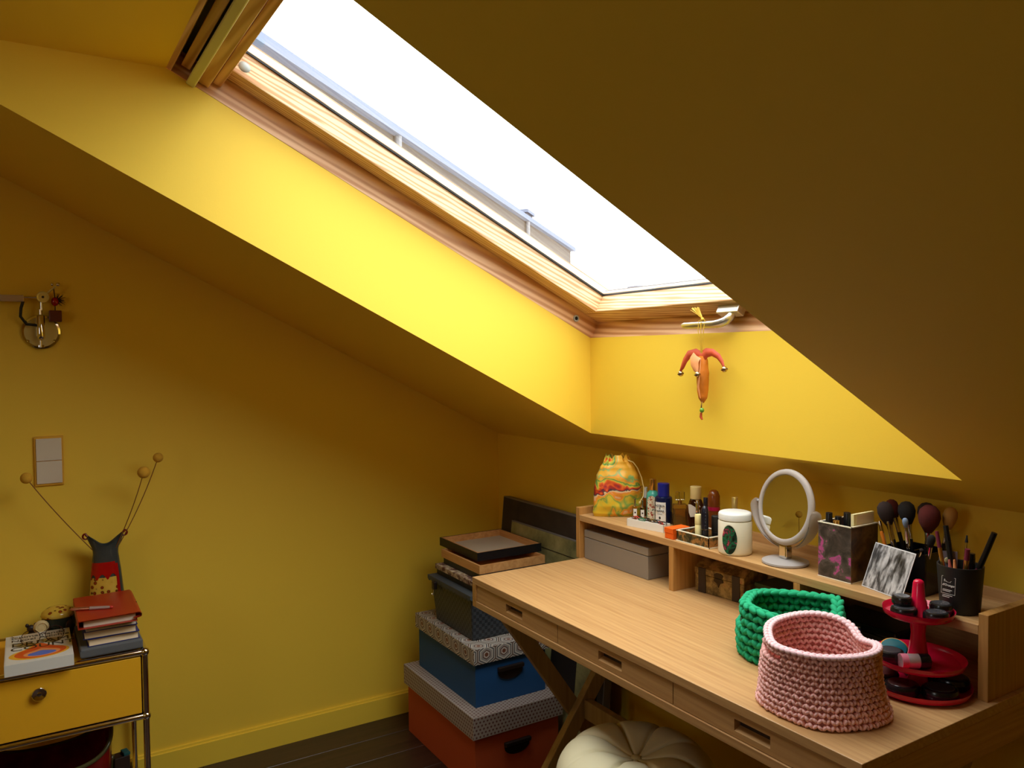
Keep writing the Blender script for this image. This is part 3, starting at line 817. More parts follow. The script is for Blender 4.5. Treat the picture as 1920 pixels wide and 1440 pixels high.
MB().box(-0.0012, 0.0012, -0.0045, 0.0045, 0.0103, 0.0107, TC @ T(CX1+0.004, -1.676, CZ-0.0585) @ RY(90)).build('keyhole', 'ink_black', kb)
CT = CZ + 0.0016

# paperback with glasses on it
BT = CT + 0.0076
pb = thing('paperback_book', 'white paperback novel with concentric orange and blue cover art', 'book', (0.273, -1.672, CT+0.0088), 0)
# local: x toward the room (foot of the cover), y along the wall
MB().box(-0.126, 0.124, -0.078, 0.078, 0.0, 0.0285).build('pages', 'paper', pb)
MB().box(-0.128, 0.126, -0.080, 0.080, 0.0285, 0.030).box(-0.128, 0.126, -0.080, 0.080, -0.0012, 0.0).box(-0.128, 0.126, -0.0812, -0.0795, -0.0012, 0.030).build('cover', 'book_white', pb)
MB().box(0.124, 0.1262, -0.080, 0.080, -0.0005, 0.0293).build('page_edge', 'book_white', pb)
def blob(cx, cy, a, b2, z, mat, name):
    pts = []
    for k in range(48):
        t = 2*PI*k/48
        yy = math.cos(t)*a
        xx = math.sin(t)*b2
        if xx < 0: xx *= 1.0 + 0.9*math.exp(-((yy)/(a*0.35))**2) * (1.0 if b2 > 0.03 else 0.4)
        pts.append((cx+xx, cy+yy))
    pts = list(reversed(pts)) if False else pts
    MB().prism([(p[0], p[1]) for p in reversed(pts)], 0.030, 0.030+z, None).build(name, mat, pb)
blob(0.062, 0.0, 0.072, 0.046, 0.00015, 'art_yellow', 'cover_art')
blob(0.058, 0.003, 0.062, 0.042, 0.0003, 'art_orange', 'cover_art')
blob(0.066, 0.006, 0.044, 0.027, 0.00045, 'art_peach', 'cover_art')
blob(0.070, 0.006, 0.034, 0.017, 0.0006, 'art_blue', 'cover_art')
TM = lambda x, y: T(x, y, 0.0301) @ RZ(90)
text('Chimamanda', 'lettering', 'ink_black', 0.027, pb, TM(-0.094, -0.068), space=0.95)
text('Ngozi Adichie', 'lettering', 'ink_black', 0.027, pb, TM(-0.068, -0.068), space=0.95)
text('DREAM', 'lettering', 'ink_black', 0.044, pb, TM(-0.022, -0.068))
text('COUNT', 'lettering', 'ink_black', 0.044, pb, TM(0.016, -0.070))
# folded spectacles
gz = CT + 0.0088 + 0.030
gs = thing('spectacles', 'thin wire spectacles lying on the white paperback', 'glasses', (0.258, -1.662, gz+0.0012), 8)
def lens_ring(cy, name):
    ring = []
    for k in range(26):
        t = 2*PI*k/26
        ring.append((0.0 - 0.020*math.sin(t)*0.45, cy + 0.0235*math.cos(t), 0.021 + 0.0195*math.sin(t)))
    MB().tube(ring, 0.0010, 6, True).build('rim', 'glasses_wire', gs, smooth=60)
    MB().add(ring, [tuple(range(26))]).build('lens', 'lens_glass', gs, solid=0.0008)
lens_ring(-0.030, 'a'); lens_ring(0.030, 'b')
MB().tube([(0, -0.008, 0.026), (0.003, 0, 0.031), (0, 0.008, 0.026)], 0.0012, 6).build('bridge', 'glasses_wire', gs, smooth=60)
for sg in (-1, 1):
    MB().tube([(0, sg*0.0535, 0.024), (-0.012, sg*0.057, 0.022), (-0.05, sg*0.059, 0.012), (-0.10, sg*0.062, 0.004), (-0.116, sg*0.060, 0.0006)], 0.0011, 6).build('temple', 'glasses_wire', gs, smooth=60)
# ammonite and small dark figure
am = thing('ammonite_fossil', 'round cream fossil shell on a small dark stand behind the paperback', 'fossil', (0.134, -1.664, CT), 0)
MB().box(-0.006, 0.008, -0.012, 0.012, 0.0, 0.030).build('stand', 'dark_brown', am, bevel=0.002)
MB().ell((0, 0, 0.050), 0.009, 0.021, 0.0205).build('shell', 'cream_stone', am, smooth=180)
sp_ = [(0.0082 - 0.00008*k, (0.017*(1-k/44))*math.cos(k*0.42), 0.050 + (0.0165*(1-k/44))*math.sin(k*0.42)) for k in range(40)]
MB().tube(sp_, [0.0030*(1-k/60) for k in range(40)], 6).build('spiral', 'cream_stone', am, smooth=180)
fg = thing('small_figurine', 'small dark brown animal figurine behind the white paperback', 'figurine', (0.090, -1.686, CT), 0)
MB().ell((0, 0, 0.016), 0.014, 0.015, 0.017).ell((0, -0.004, 0.038), 0.010, 0.011, 0.011).build('body', 'dark_brown', fg, smooth=180)
for y in (-0.014, 0.008):
    MB().ell((0, y, 0.048), 0.004, 0.005, 0.006).build('ear', 'dark_brown', fg, smooth=180)
# lidded ceramic pot
pt = thing('ceramic_pot', 'dark glazed ceramic pot with yellow spotted lid beside the books', 'pot', (0.092, -1.618, CT), 20)
MB().lathe([(0.0, 0), (0.036, 0), (0.044, 0.012), (0.047, 0.035), (0.046, 0.055), (0.044, 0.066)], 32).build('pot_body', 'glaze_dark', pt, smooth=60)
MB().lathe([(0.045, 0.066), (0.0475, 0.070), (0.044, 0.080), (0.032, 0.089), (0.016, 0.094), (0, 0.095)], 32).build('pot_lid', 'glaze_dots', pt, smooth=60)
for a in (20, 110, 200, 290):
    MB().ell((0.0445, 0, 0.034), 0.005, 0.017, 0.025, RZ(a)).build('oval_panel', 'glaze_brown', pt, smooth=180)
# stack of books
gb = thing('grey_book', 'thick grey cloth album at the bottom of the book stack', 'book', (0.222, -1.497, CT+0.0075), 1)
MB().box(-0.102, 0.140, -0.080, 0.080, 0.0, 0.026).build('album_block', 'grey_cloth', gb, bevel=0.004)
MB().box(-0.099, 0.1402, -0.0802, 0.076, 0.006, 0.0205).build('album_pages', 'grey_cloth', gb)
def book(label, cx, cy, z, lx, ly, th, rz, cov, pages, ct=0.0016):
    r = thing('hardback_book', label, 'book', (cx, cy, z), rz)
    MB().box(-lx/2, lx/2, -ly/2, ly/2, 0, ct).build('cover', cov, r, bevel=0.0006)
    MB().box(-lx/2, lx/2, -ly/2, ly/2, th-ct, th).build('cover', cov, r, bevel=0.0006)
    MB().box(-lx/2, -lx/2+0.003, -ly/2, ly/2, 0, th).build('spine', cov, r, bevel=0.0008)
    # page block with a rounded fore edge
    mb = MB(); n = 7
    pr = [(-lx/2+0.003, ct), (lx/2-0.005, ct)] + [(lx/2-0.003-0.003*math.cos((k/(n-1)-0.5)*PI), ct+(th-2*ct)*k/(n-1)) for k in range(n)] + [(-lx/2+0.003, th-ct)]
    A = Matrix(((1,0,0,0),(0,0,-1,ly/2-0.004),(0,1,0,0),(0,0,0,1)))
    mb.prism(pr, 0.0, ly-0.008, A).build('page_block', pages, r)
    return r
z0 = CT + 0.0075 + 0.0265
book('dark blue hardback lying on the grey album, second from the bottom', 0.238, -1.492, z0, 0.222, 0.134, 0.0215, 2, 'book_blue', 'paper_tan')
book('dark blue hardback in the middle of the stack with cream pages', 0.240, -1.495, z0+0.022, 0.222, 0.138, 0.0215, -1, 'book_blue', 'paper_tan')
book('thin blue edged cream book just under the red notebook', 0.242, -1.497, z0+0.044, 0.230, 0.136, 0.0165, 1, 'book_blue', 'paper')
rn = thing('red_notebook', 'rust red leather notebook with elastic band, top of the book stack', 'notebook', (0.252, -1.499, z0+0.061), 0)
MB().box(-0.116, 0.116, -0.066, 0.066, 0.002, 0.020).build('page_block', 'paper', rn)
# wrap-around soft cover: open towards the room, folded over on the right
cov = [(-0.0795, 0.0225), (-0.060, 0.0222), (0.060, 0.0235), (0.074, 0.0245), (0.0795, 0.0195), (0.0785, 0.0135), (0.060, 0.0095)]
def cvr(u, v):
    i = u*(len(cov)-1); a = int(min(i, len(cov)-2)); f_ = i-a
    y = cov[a][0]*(1-f_)+cov[a+1][0]*f_; z = cov[a][1]*(1-f_)+cov[a+1][1]*f_
    return (-0.128+0.258*v, y, z + 0.004*math.sin(PI*v)*0.3)
MB().grid(cvr, 40, 6).build('leather_cover', 'red_leather', rn, smooth=60, solid=0.0018)
MB().box(-0.128, 0.128, -0.0795, 0.070, 0.0, 0.0016).box(-0.128, 0.128, -0.0805, -0.0785, 0.0, 0.0225).build('leather_back', 'red_leather', rn, bevel=0.0006)
MB().box(0.018, 0.0215, -0.0806, 0.080, 0.0236, 0.0254).build('elastic_band', 'elastic_dark', rn)
pn = thing('metal_pen', 'rose coloured metal pen lying on the red notebook', 'pen', (0.287, -1.535, z0+0.061+0.0302), 0)
pd = T(0, 0, 0) @ RZ(68) @ RY(90)
MB().lathe([(0.0, -0.062), (0.0035, -0.061), (0.005, -0.052), (0.0054, -0.012), (0.0055, -0.010)], 14, pd).build('barrel', 'rose_metal', pn, smooth=50)
MB().lathe([(0.0055, -0.009), (0.0050, 0.0), (0.0046, 0.034), (0.0036, 0.050), (0.0, 0.052)], 14, pd).build('cap', 'pot_silver', pn, smooth=50)
MB().ell((0, 0, 0.048), 0.0044, 0.0044, 0.006, pd).build('tip', 'clip_red', pn, smooth=180)

# vase with dried billy buttons
VX, VY = 0.080, -1.484
vz = thing('ceramic_vase', 'tall dark ceramic vase with red and spotted panels and curled lips', 'vase', (VX, VY, CT), 0)
def vprof(z):
    P = [(0.0, 0.052), (0.03, 0.054), (0.10, 0.050), (0.18, 0.043), (0.235, 0.036), (0.255, 0.036), (0.285, 0.042)]
    for a, b2 in zip(P, P[1:]):
        if z <= b2[0]: return a[1] + (b2[1]-a[1])*(z-a[0])/(b2[0]-a[0])
    return P[-1][1]
def vase_rim(th):
    return 0.262 + 0.036*abs(math.sin(th))**2.2
def vsurf(u, v):
    th = 2*PI*u
    z = v*vase_rim(th)
    r = vprof(z)
    wv = 1.0 + 0.25*max(0, (z-0.245)/0.05)*abs(math.sin(th))**3
    return (0.62*r*math.cos(th), r*wv*math.sin(th), z)
MB().grid(vsurf, 64, 30, None, True).build('vase_body', 'glaze_slate', vz, smooth=180, solid=0.004)
def vpanel(t0, t1, z0_, z1_, off, mat, name, rag=0.0):
    def fn(u, v):
        th = t0 + (t1-t0)*u
        zl = z0_ + (rag*abs(math.sin(u*9)) if rag else 0)
        z = zl + (z1_-zl)*v
        r = vprof(z) + off
        return (0.62*r*math.cos(th) + off*0.4, r*math.sin(th), z)
    MB().grid(fn, 26, 12).build(name, mat, vz, smooth=180)
vpanel(-1.30, 0.70, 0.03, 0.165, 0.0012, 'glaze_dots', 'spotted_panel')
vpanel(-1.30, 0.62, 0.155, 0.212, 0.0016, 'glaze_red', 'red_panel', 0.02)
vpanel(0.62, 0.86, 0.03, 0.205, 0.0016, 'glaze_red', 'red_strip')
for sg in (-1, 1):
    pts = []
    y0_, z0_ = sg*0.048, 0.292
    for k in range(22):
        a = -0.4 + k*0.33
        rr = 0.0105*(1 - k/30)
        pts.append((0, sg*(0.053 + rr*math.cos(a+PI/2+0.6)*-1), 0.2965 + rr*math.sin(a+PI/2+0.6) - 0.003))
    MB().tube([(0, sg*0.040, 0.276), (0, sg*0.046, 0.288)] + pts, [0.003]*2 + [0.0032*(1-k/44) for k in range(22)], 8).build('curled_lip', 'glaze_maroon', vz, smooth=180)
def billy(label, tip, base, bend, rad):
    b2 = Vector(base); t = Vector(tip); mid = (b2+t)/2 + Vector(bend)
    r = thing('dried_flower', label, 'dried flower', base, 0, 'dried ball flowers in the dark vase')
    pts = [(b2*(1-s)*(1-s) + mid*2*s*(1-s) + t*s*s) - b2 for s in [k/14 for k in range(15)]]
    MB().tube(pts, 0.0014, 6).build('stem', 'stem_brown', r, smooth=60)
    MB().ell(tuple(t-b2), rad, rad, rad, None, 18, 12).build('flower_head', 'billy_ball', r, smooth=180)
billy('dried ball flower leaning left across the light switch', (0.11, -1.690, 1.052), (VX, VY-0.008, CT+0.215), (0, -0.02, 0.01), 0.0165)
billy('dried ball flower on the right, larger lower ball', (0.14, -1.376, 1.046), (VX+0.006, VY+0.010, CT+0.215), (0, 0.012, -0.01), 0.0185)
billy('dried ball flower on the far right, highest ball', (0.10, -1.328, 1.085), (VX-0.004, VY+0.014, CT+0.215), (0, 0.016, -0.012), 0.0155)

# boat-shaped dish and small tin on the lower shelf
LS = CZ2 + 0.0022
bd = thing('boat_dish', 'large glossy maroon boat shaped ceramic dish on the lower cabinet shelf', 'dish', (0.225, -1.660, LS), 0)
def dish(u, v):
    a = (u-0.5)*2                    # along y
    y = 0.165*math.sin(a*PI/2*0.98)
    top = 0.178 + 0.085*abs(a)**2.4
    bot = 0.001 + 0.150*abs(a)**2.6
    w = 0.100*math.sqrt(max(0.0, 1-abs(a)**3.5)) + 0.004
    ang = (v-0.5)*PI
    x = w*math.sin(ang)
    z = top - (top-bot)*math.cos(ang)**0.8 if abs(math.cos(ang)) > 1e-6 else top
    return (x, y, z)
MB().grid(dish, 48, 25).build('dish_body', 'glaze_maroon', bd, smooth=180, solid=0.006)
MB().tube([(dish(k/47, 1.0)) for k in range(48)], 0.006, 8).build('rim', 'glaze_olive', bd, smooth=180)
MB().tube([(dish(k/47, 0.0)) for k in range(48)], 0.006, 8).build('rim', 'glaze_olive', bd, smooth=180)
MB().tube([(dish(k/47, 0.5)[0], dish(k/47, 0.5)[1]*1.005, dish(k/47, 0.5)[2]) for k in range(28, 48)], 0.008, 8).build('keel', 'glaze_olive', bd, smooth=180)
tn = thing('small_tin', 'dark upright tin with teal lid beside the boat dish', 'tin', (0.215, -1.470, LS), 12)
MB().box(-0.02, 0.02, -0.022, 0.022, 0, 0.142).build('tin_body', 'dark_brown', tn, bevel=0.002)
MB().box(-0.012, 0.021, 0.004, 0.023, 0.1422, 0.152).build('tin_lid', 'glaze_teal', tn, bevel=0.002)

# ---------------------------------------------------------------- wall lamp, switch
wl = thing('wall_lamp', 'chrome swing-arm wall lamp bracket on the left wall', 'lamp', (0.0, -1.639, 1.488), 0)
MB().lathe([(0.0, 0.0), (0.052, 0.0), (0.054, 0.003), (0.052, 0.007), (0.0465, 0.008), (0.0465, 0.006), (0, 0.006)], 40, RY(90)).build('wall_rosette', 'chrome', wl, smooth=40)
MB().lathe([(0.0, 0.006), (0.0455, 0.006), (0.0455, 0.0075), (0, 0.0075)], 40, RY(90)).build('rosette_plate', 'cream_enamel', wl, smooth=40)
for a in (90, 218, 322):
    MB().lathe([(0.004, 0.0076), (0.004, 0.0095), (0.002, 0.0096), (0, 0.0085)], 12, RY(90) @ T(0.045*math.cos(math.radians(a+90)), 0.045*math.sin(math.radians(a+90)), 0)).build('screw', 'chrome', wl, smooth=40)
MB().cyl(0.0035, -0.048, 0.0, 12, T(0.034, -0.002, 0)).build('pin', 'chrome', wl, smooth=50)
MB().cyl(0.0045, 0.066, 0.10, 12, T(0.034, 0.002, 0)).build('upper_pin', 'chrome', wl, smooth=50)
MB().lathe([(0.004, -0.026), (0.0105, -0.020), (0.0115, -0.012), (0.0115, 0.048), (0.010, 0.050), (0.0045, 0.052), (0.0045, 0.068)], 20, T(0.034, -0.001, 0)).build('pivot_cylinder', 'chrome', wl, smooth=45)
MB().box(0.006, 0.034, -0.008, 0.008, -0.048, -0.040).build('pivot_bracket', 'chrome', wl, bevel=0.001)
jz, jy = 0.106, 0.007
MB().lathe([(0.0, 0.0), (0.0155, 0.0), (0.0175, 0.002), (0.0175, 0.010), (0.016, 0.012), (0.012, 0.0115), (0.0115, 0.0105), (0.004, 0.0105), (0.0038, 0.009), (0.0, 0.009)], 30, T(0.028, jy, jz) @ RY(90)).build('joint_wheel', 'cream_enamel', wl, smooth=35)
MB().cyl(0.0036, 0.0, 0.0112, 12, T(0.028, jy, jz) @ RY(90)).build('joint_hole', 'lamp_black', wl)
MB().tube([(0.034, jy, jz), (0.034, jy-0.05, jz-0.001)], 0.0034, 8).build('arm_rod', 'chrome', wl, smooth=50)
MB().box(0.026, 0.044, jy-0.60, jy-0.050, jz-0.016, jz+0.004).build('arm', 'pot_silver', wl, bevel=0.002)
MB().tube([(0.035, jy-0.052, jz-0.014), (0.036, jy-0.058, jz-0.035), (0.034, jy-0.060, jz-0.060), (0.030, jy-0.045, jz-0.083), (0.026, jy-0.015, jz-0.086)], 0.0042, 8).build('cable', 'lamp_black', wl, smooth=60)
MB().tube([(0.034, jy+0.012, jz+0.013), (0.036, jy+0.034, jz+0.034)], 0.0032, 8).build('lever', 'cream_enamel', wl, smooth=60)
MB().ell((0.036, jy+0.041, jz+0.040), 0.0062, 0.0062, 0.0062).ell((0.030, jy+0.026, jz+0.040), 0.005, 0.005, 0.005).build('lever_balls', 'chrome', wl, smooth=180)
tk = thing('hanging_trinket', 'dark red dangling trinket with a cube hanging beside the wall lamp joint', 'ornament', (0.022, -1.600, 1.520), 0)
MB().box(-0.016, 0.016, -0.017, 0.017, 0.0, 0.034).build('cube', 'trinket_red', tk, bevel=0.002)
MB().tube([(0, 0, 0.034), (0.004, 0.0, 0.07), (0.014, -0.003, 0.104)], 0.0016, 6).build('string', 'trinket_dark', tk, smooth=60)
MB().ell((0, 0.0, 0.062), 0.010, 0.011, 0.014).build('red_bead', 'glaze_red', tk, smooth=180)
tf_ = MB()
for k in range(40):
    a, b2 = random.uniform(0, 2*PI), random.uniform(-1.2, 0.9)
    d0 = Vector((0.5*math.cos(a)*math.cos(b2), math.sin(a)*math.cos(b2), math.sin(b2)))*random.uniform(0.014, 0.024)
    tf_.tube([(0, 0.004, 0.066), tuple(Vector((0, 0.008, 0.068)) + d0)], [0.002, 0.0006], 5)
tf_.build('feathers', 'trinket_dark', tk)
sw = thing('light_switch', 'pale double rocker light switch in a thin orange frame on the left wall', 'switch', (0.0, -1.628, 1.088), 0)
MB().box(0, 0.009, -0.0395, 0.0395, -0.077, 0.077).build('frame', 'switch_frame', sw, bevel=0.0015)
for z in (-0.0355, 0.0355):
    MB().box(0.008, 0.0135, -0.0345, 0.0345, z-0.0345, z+0.0345).build('rocker', 'switch_white', sw, bevel=0.001)

# ---------------------------------------------------------------- things on the hutch shelf (left to right)
SH = SZ + 0.0003
VIEW = 58.3          # heading of the picture's horizontal, for things turned toward the room
bag = thing('drawstring_bag', 'tie-dyed yellow, orange and green drawstring pouch on the shelf end', 'pouch', (0.948, -0.132, SH), VIEW)
BP = [(0.0, 0.0735, 0.016), (0.06, 0.077, 0.024), (0.2, 0.0745, 0.032), (0.45, 0.072, 0.036), (0.65, 0.065, 0.034), (0.8, 0.054, 0.028), (0.9, 0.043, 0.020), (0.955, 0.036, 0.013), (1.0, 0.034, 0.010)]
def bp(t):
    for a, b2 in zip(BP, BP[1:]):
        if t <= b2[0]:
            q = (t-a[0])/(b2[0]-a[0]); q = q*q*(3-2*q)
            return a[1]+(b2[1]-a[1])*q, a[2]+(b2[2]-a[2])*q
    return BP[-1][1:]
def bagf(u, v):
    th = 2*PI*u
    w, d = bp(v)
    cw, sw_ = math.cos(th), math.sin(th)
    x = w*math.copysign(abs(cw)**0.8, cw); y = d*math.copysign(abs(sw_)**0.8, sw_)
    z = 0.186*v
    fold = noise.noise(Vector((x*34, 3.1 if y > 0 else 7.7, z*26)))*0.006*min(1, v*6)
    gath = max(0, (v-0.72)/0.28)*0.004*math.sin(th*11)
    y += (fold*(1 if y > 0 else -1) + gath)*1.0
    if v > 0.93: z += 0.005*math.sin(th*7) + 0.003*math.sin(th*13)
    return (x, y, z)
MB().grid(bagf, 110, 60, None, True).build('cloth', 'tie_dye', bag, smooth=180, solid=0.0012)
MB().grid(lambda u, v: (0.0735*(2*u-1), 0.016*(2*v-1)*math.sqrt(max(0, 1-(2*u-1)**2)), 0.001), 20, 4).build('base', 'tie_dye', bag)
MB().tube([(0.030, -0.016, 0.174), (0.046, -0.018, 0.168), (0.060, -0.014, 0.150), (0.072, -0.018, 0.120), (0.078, -0.022, 0.090), (0.076, -0.028, 0.066), (0.068, -0.034, 0.054), (0.064, -0.036, 0.049)], 0.0018, 6).build('drawstring', 'cord_cream', bag, smooth=60)
MB().ell((0.064, -0.037, 0.046), 0.004, 0.004, 0.005).build('knot', 'cord_cream', bag, smooth=180)

def cap(r, z0, z1, mat, par, name='cap', seg=20, rr=0.0008):
    return MB().lathe([(r*0.96, z0), (r, z0+rr), (r, z1-rr), (r*0.93, z1), (0, z1)], seg).build(name, mat, par, smooth=40)
# two slim sample bottles
for (x, y, h, lab) in ((1.013, -0.118, 0.062, 'slim sample perfume with silver cap and white label, next to the pouch'), (1.028, -0.102, 0.057, 'slim clear sample perfume with dark square label, second from the pouch')):
    r = thing('sample_bottle', lab, 'perfume', (x, y, SH), VIEW, 'slim sample perfumes')
    MB().lathe([(0, 0), (0.0066, 0), (0.0068, 0.001), (0.0068, h*0.60), (0.0035, h*0.64), (0, h*0.64)], 16).build('glass', 'clear_glass', r, smooth=40)
    cap(0.0036, h*0.60, h, 'chrome', r)
    MB().box(-0.0052, 0.0052, -0.0075, -0.0065, 0.006, h*0.5).build('label', 'label_white', r)
    MB().box(-0.002, 0.002, -0.0078, -0.0074, h*0.28, h*0.36).build('label_mark', 'ink_black', r)
# clear bottle with glass bow stopper behind
r = thing('perfume_bottle', 'tall clear perfume bottle with white atomiser behind the slim samples', 'perfume', (0.996, -0.060, SH), VIEW)
MB().box(-0.014, 0.014, -0.009, 0.009, 0, 0.056).build('glass', 'amber_glass', r, bevel=0.002)
MB().cyl(0.0055, 0.056, 0.088, 14).build('atomiser', 'label_white', r, smooth=40)
for sg in (-1, 1):
    MB().ell((sg*0.012, 0, 0.082), 0.0075, 0.004, 0.011).build('glass_ear', 'clear_glass', r, smooth=180)
# teal bottle
r = thing('perfume_bottle', 'teal perfume bottle with flowered label and gold cap', 'perfume', (1.050, -0.078, SH), VIEW-8)
MB().lathe([(0, 0), (0.0185, 0), (0.0195, 0.0015), (0.0195, 0.070), (0.0175, 0.080), (0.0085, 0.089), (0.0085, 0.092), (0, 0.092)], 28).build('glass', 'teal_lacquer', r, smooth=45)
MB().grid(lambda u, v: (0.0200*math.sin(-1.0+1.55*u), -0.0200*math.cos(-1.0+1.55*u), 0.004+(0.058+0.012*math.sin(PI*u))*v), 14, 8).build('label', 'flower_label', r, smooth=180)
cap(0.0102, 0.089, 0.123, 'gold', r)
# blue bottle
r = thing('perfume_bottle', 'dark blue cologne bottle with bright blue cap and white label', 'perfume', (1.112, -0.092, SH), VIEW)
MB().lathe([(0, 0), (0.0245, 0), (0.0258, 0.002), (0.0258, 0.070), (0.0250, 0.0775), (0.021, 0.0805), (0.010, 0.082), (0, 0.082)], 32).build('glass', 'bottle_navy', r, smooth=40)
cap(0.0175, 0.081, 0.119, 'cap_blue', r)
MB().grid(lambda u, v: (0.0263*math.sin(-1.25+1.30*u), -0.0263*math.cos(-1.25+1.30*u), 0.004+0.062*v), 12, 2).build('label', 'label_white', r, smooth=180)
A = lambda dz, a=-35: RZ(a) @ T(0, -0.0268, dz) @ RX(90)
text('ACQUA', 'lettering', 'ink_black', 0.0088, r, A(0.053), 'CENTER')
text('DI', 'lettering', 'ink_black', 0.0050, r, A(0.0465), 'CENTER')
text('PARMA', 'lettering', 'ink_black', 0.0088, r, A(0.0375), 'CENTER')
MB().box(-0.0085, 0.0085, -0.0003, 0.0003, 0.0, 0.0004).build('fine_print', 'ink_black', r).matrix_local = A(0.032)
MB().ell((0, -0.0265, 0.020), 0.0032, 0.0006, 0.0042, RZ(-35)).build('crest', 'ink_black', r, smooth=180)
# gold bottle
r = thing('perfume_bottle', 'square golden perfume bottle with clear glass stopper', 'perfume', (1.166, -0.078, SH), VIEW)
MB().box(-0.020, 0.020, -0.013, 0.013, 0, 0.064).build('glass', 'gold_juice', r, bevel=0.003)
MB().box(-0.016, 0.016, -0.0095, 0.0095, 0.005, 0.050).build('perfume', 'gold_juice', r)
MB().cyl(0.006, 0.064, 0.074, 14).build('collar', 'gold', r, smooth=40)
MB().box(-0.013, -0.002, -0.009, 0.009, 0.076, 0.100).build('stopper', 'clear_glass', r, bevel=0.002)
MB().box(0.002, 0.013, -0.009, 0.009, 0.076, 0.100).build('stopper', 'clear_glass', r, bevel=0.002)
# amber bottle with cream cap
r = thing('perfume_bottle', 'brown faceted perfume bottle with cream cap and pale angled label', 'perfume', (1.220, -0.068, SH), VIEW)
MB().add([(-0.024,-0.014,0),(0.024,-0.014,0),(0.024,0.014,0),(-0.024,0.014,0),(-0.028,-0.016,0.045),(0.028,-0.016,0.045),(0.028,0.016,0.045),(-0.028,0.016,0.045),(-0.014,-0.010,0.086),(0.014,-0.010,0.086),(0.014,0.010,0.086),(-0.014,0.010,0.086)],
         [(0,3,2,1),(0,1,5,4),(1,2,6,5),(2,3,7,6),(3,0,4,7),(4,5,9,8),(5,6,10,9),(6,7,11,10),(7,4,8,11),(8,9,10,11)]).build('glass', 'dark_glass', r, bevel=0.002)
cap(0.0160, 0.0865, 0.122, 'cap_cream', r)
MB().prism([(-0.026, 0.074), (-0.018, 0.073), (0.006, 0.058), (0.006, 0.040), (-0.020, 0.038), (-0.024, 0.050)], 0.0, 0.003, Matrix(((1,0,0,0),(0,0,-1,-0.0172),(0,1,0,0),(0,0,0,1))) ).build('label', 'cream_white', r)
MB().tube([(-0.008, -0.016, 0.079), (0.002, -0.017, 0.074), (0.008, -0.017, 0.066)], 0.0012, 6).build('ribbon', 'label_white', r, smooth=60)
# brown domed bottle
r = thing('cosmetic_bottle', 'brown domed cosmetic bottle with magenta band', 'bottle', (1.285, -0.064, SH), VIEW)
MB().lathe([(0, 0), (0.016, 0), (0.0165, 0.002), (0.0165, 0.066), (0, 0.066)], 22).build('body', 'brown_gloss', r, smooth=45)
MB().lathe([(0.0170, 0.064), (0.0170, 0.074), (0, 0.074)], 22).build('band', 'magenta', r, smooth=45)
MB().lathe([(0.0162, 0.074), (0.0168, 0.080), (0.0165, 0.104), (0.012, 0.116), (0.006, 0.1205), (0, 0.121)], 22).build('domed_cap', 'brown_gloss', r, smooth=60)
# silver topped tube
r = thing('cosmetic_tube', 'thin silver capped tube standing behind the black mascara', 'tube', (1.262, -0.104, SH), VIEW)
MB().cyl(0.0048, 0.0, 0.058, 14).build('tube_body', 'cap_black', r, smooth=40)
cap(0.0050, 0.058, 0.092, 'chrome', r)
# amber vial
r = thing('oil_vial', 'small amber vial with dark navy cap', 'bottle', (1.293, -0.104, SH), VIEW)
MB().lathe([(0, 0), (0.0072, 0), (0.0075, 0.001), (0.0075, 0.072), (0.005, 0.078), (0, 0.078)], 16).build('glass', 'amber_glass', r, smooth=45)
cap(0.0062, 0.077, 0.104, 'cap_navy', r)
# gold lipstick behind the jar
r = thing('lipstick', 'tall shiny gold lipstick behind the white jar', 'lipstick', (1.360, -0.062, SH), VIEW)
cap(0.0092, 0.0, 0.070, 'gold', r, 'case'); cap(0.0085, 0.070, 0.111, 'gold_pale', r)

# white narrow box with hair clips in it
wb = thing('narrow_box', 'narrow white open box of hair clips at the shelf edge', 'box', (1.140, -0.176, SH), 10)
w2, d2, hh = 0.066, 0.016, 0.0215
MB().box(-w2, w2, -d2, d2, 0, 0.0015).box(-w2, w2, -d2, -d2+0.0015, 0.0015, hh).box(-w2, w2, d2-0.0015, d2, 0.0015, hh).box(-w2, -w2+0.0015, -d2, d2, 0.0015, hh).box(w2-0.0015, w2, -d2, d2, 0.0015, hh).build('carton', 'label_white', wb)
cl = ['clip_tortoise', 'clip_red', 'cap_black', 'clip_green', 'clip_tortoise', 'cap_black', 'gold', 'clip_tortoise', 'cap_black', 'clip_red', 'cap_black']
LBL = ['brown tortoiseshell clip at the far left of the white box', 'red clip near the left end of the white box', 'black clip beside the red one in the white box', 'green clip in the white box', 'tortoiseshell clip in the middle of the white box', 'black clip in the middle of the white box', 'gold clip in the white box', 'tortoiseshell clip right of centre in the white box', 'black clip near the orange box', 'red clip near the right end of the white box', 'black clip at the right end of the white box']
for k, mname in enumerate(cl):
    lx = -0.056 + 0.0112*k
    a = random.uniform(-50, 50)
    P = T(1.140, -0.176, SH) @ RZ(10) @ T(lx, random.uniform(-0.004, 0.004), hh + 0.0005 + 0.0018*(k % 3))
    r = thing('hair_clip', LBL[k], 'hair clip', (0, 0, 0), 0, 'hair clips in the white box')
    r.matrix_world = P @ RZ(a*0.35)
    MB().tube([(-0.013, 0, 0.0), (-0.006, 0.001, 0.003), (0.004, 0.001, 0.0035), (0.013, 0, 0.0005)], [0.0016, 0.0026, 0.0026, 0.0014], 8, False, None, 0.7).build('clip_arm', mname, r, smooth=60)
    MB().tube([(-0.012, 0.0005, -0.002), (0.0, 0.001, -0.003), (0.012, 0.0005, -0.002)], 0.0013, 6).build('clip_arm', mname, r, smooth=60)
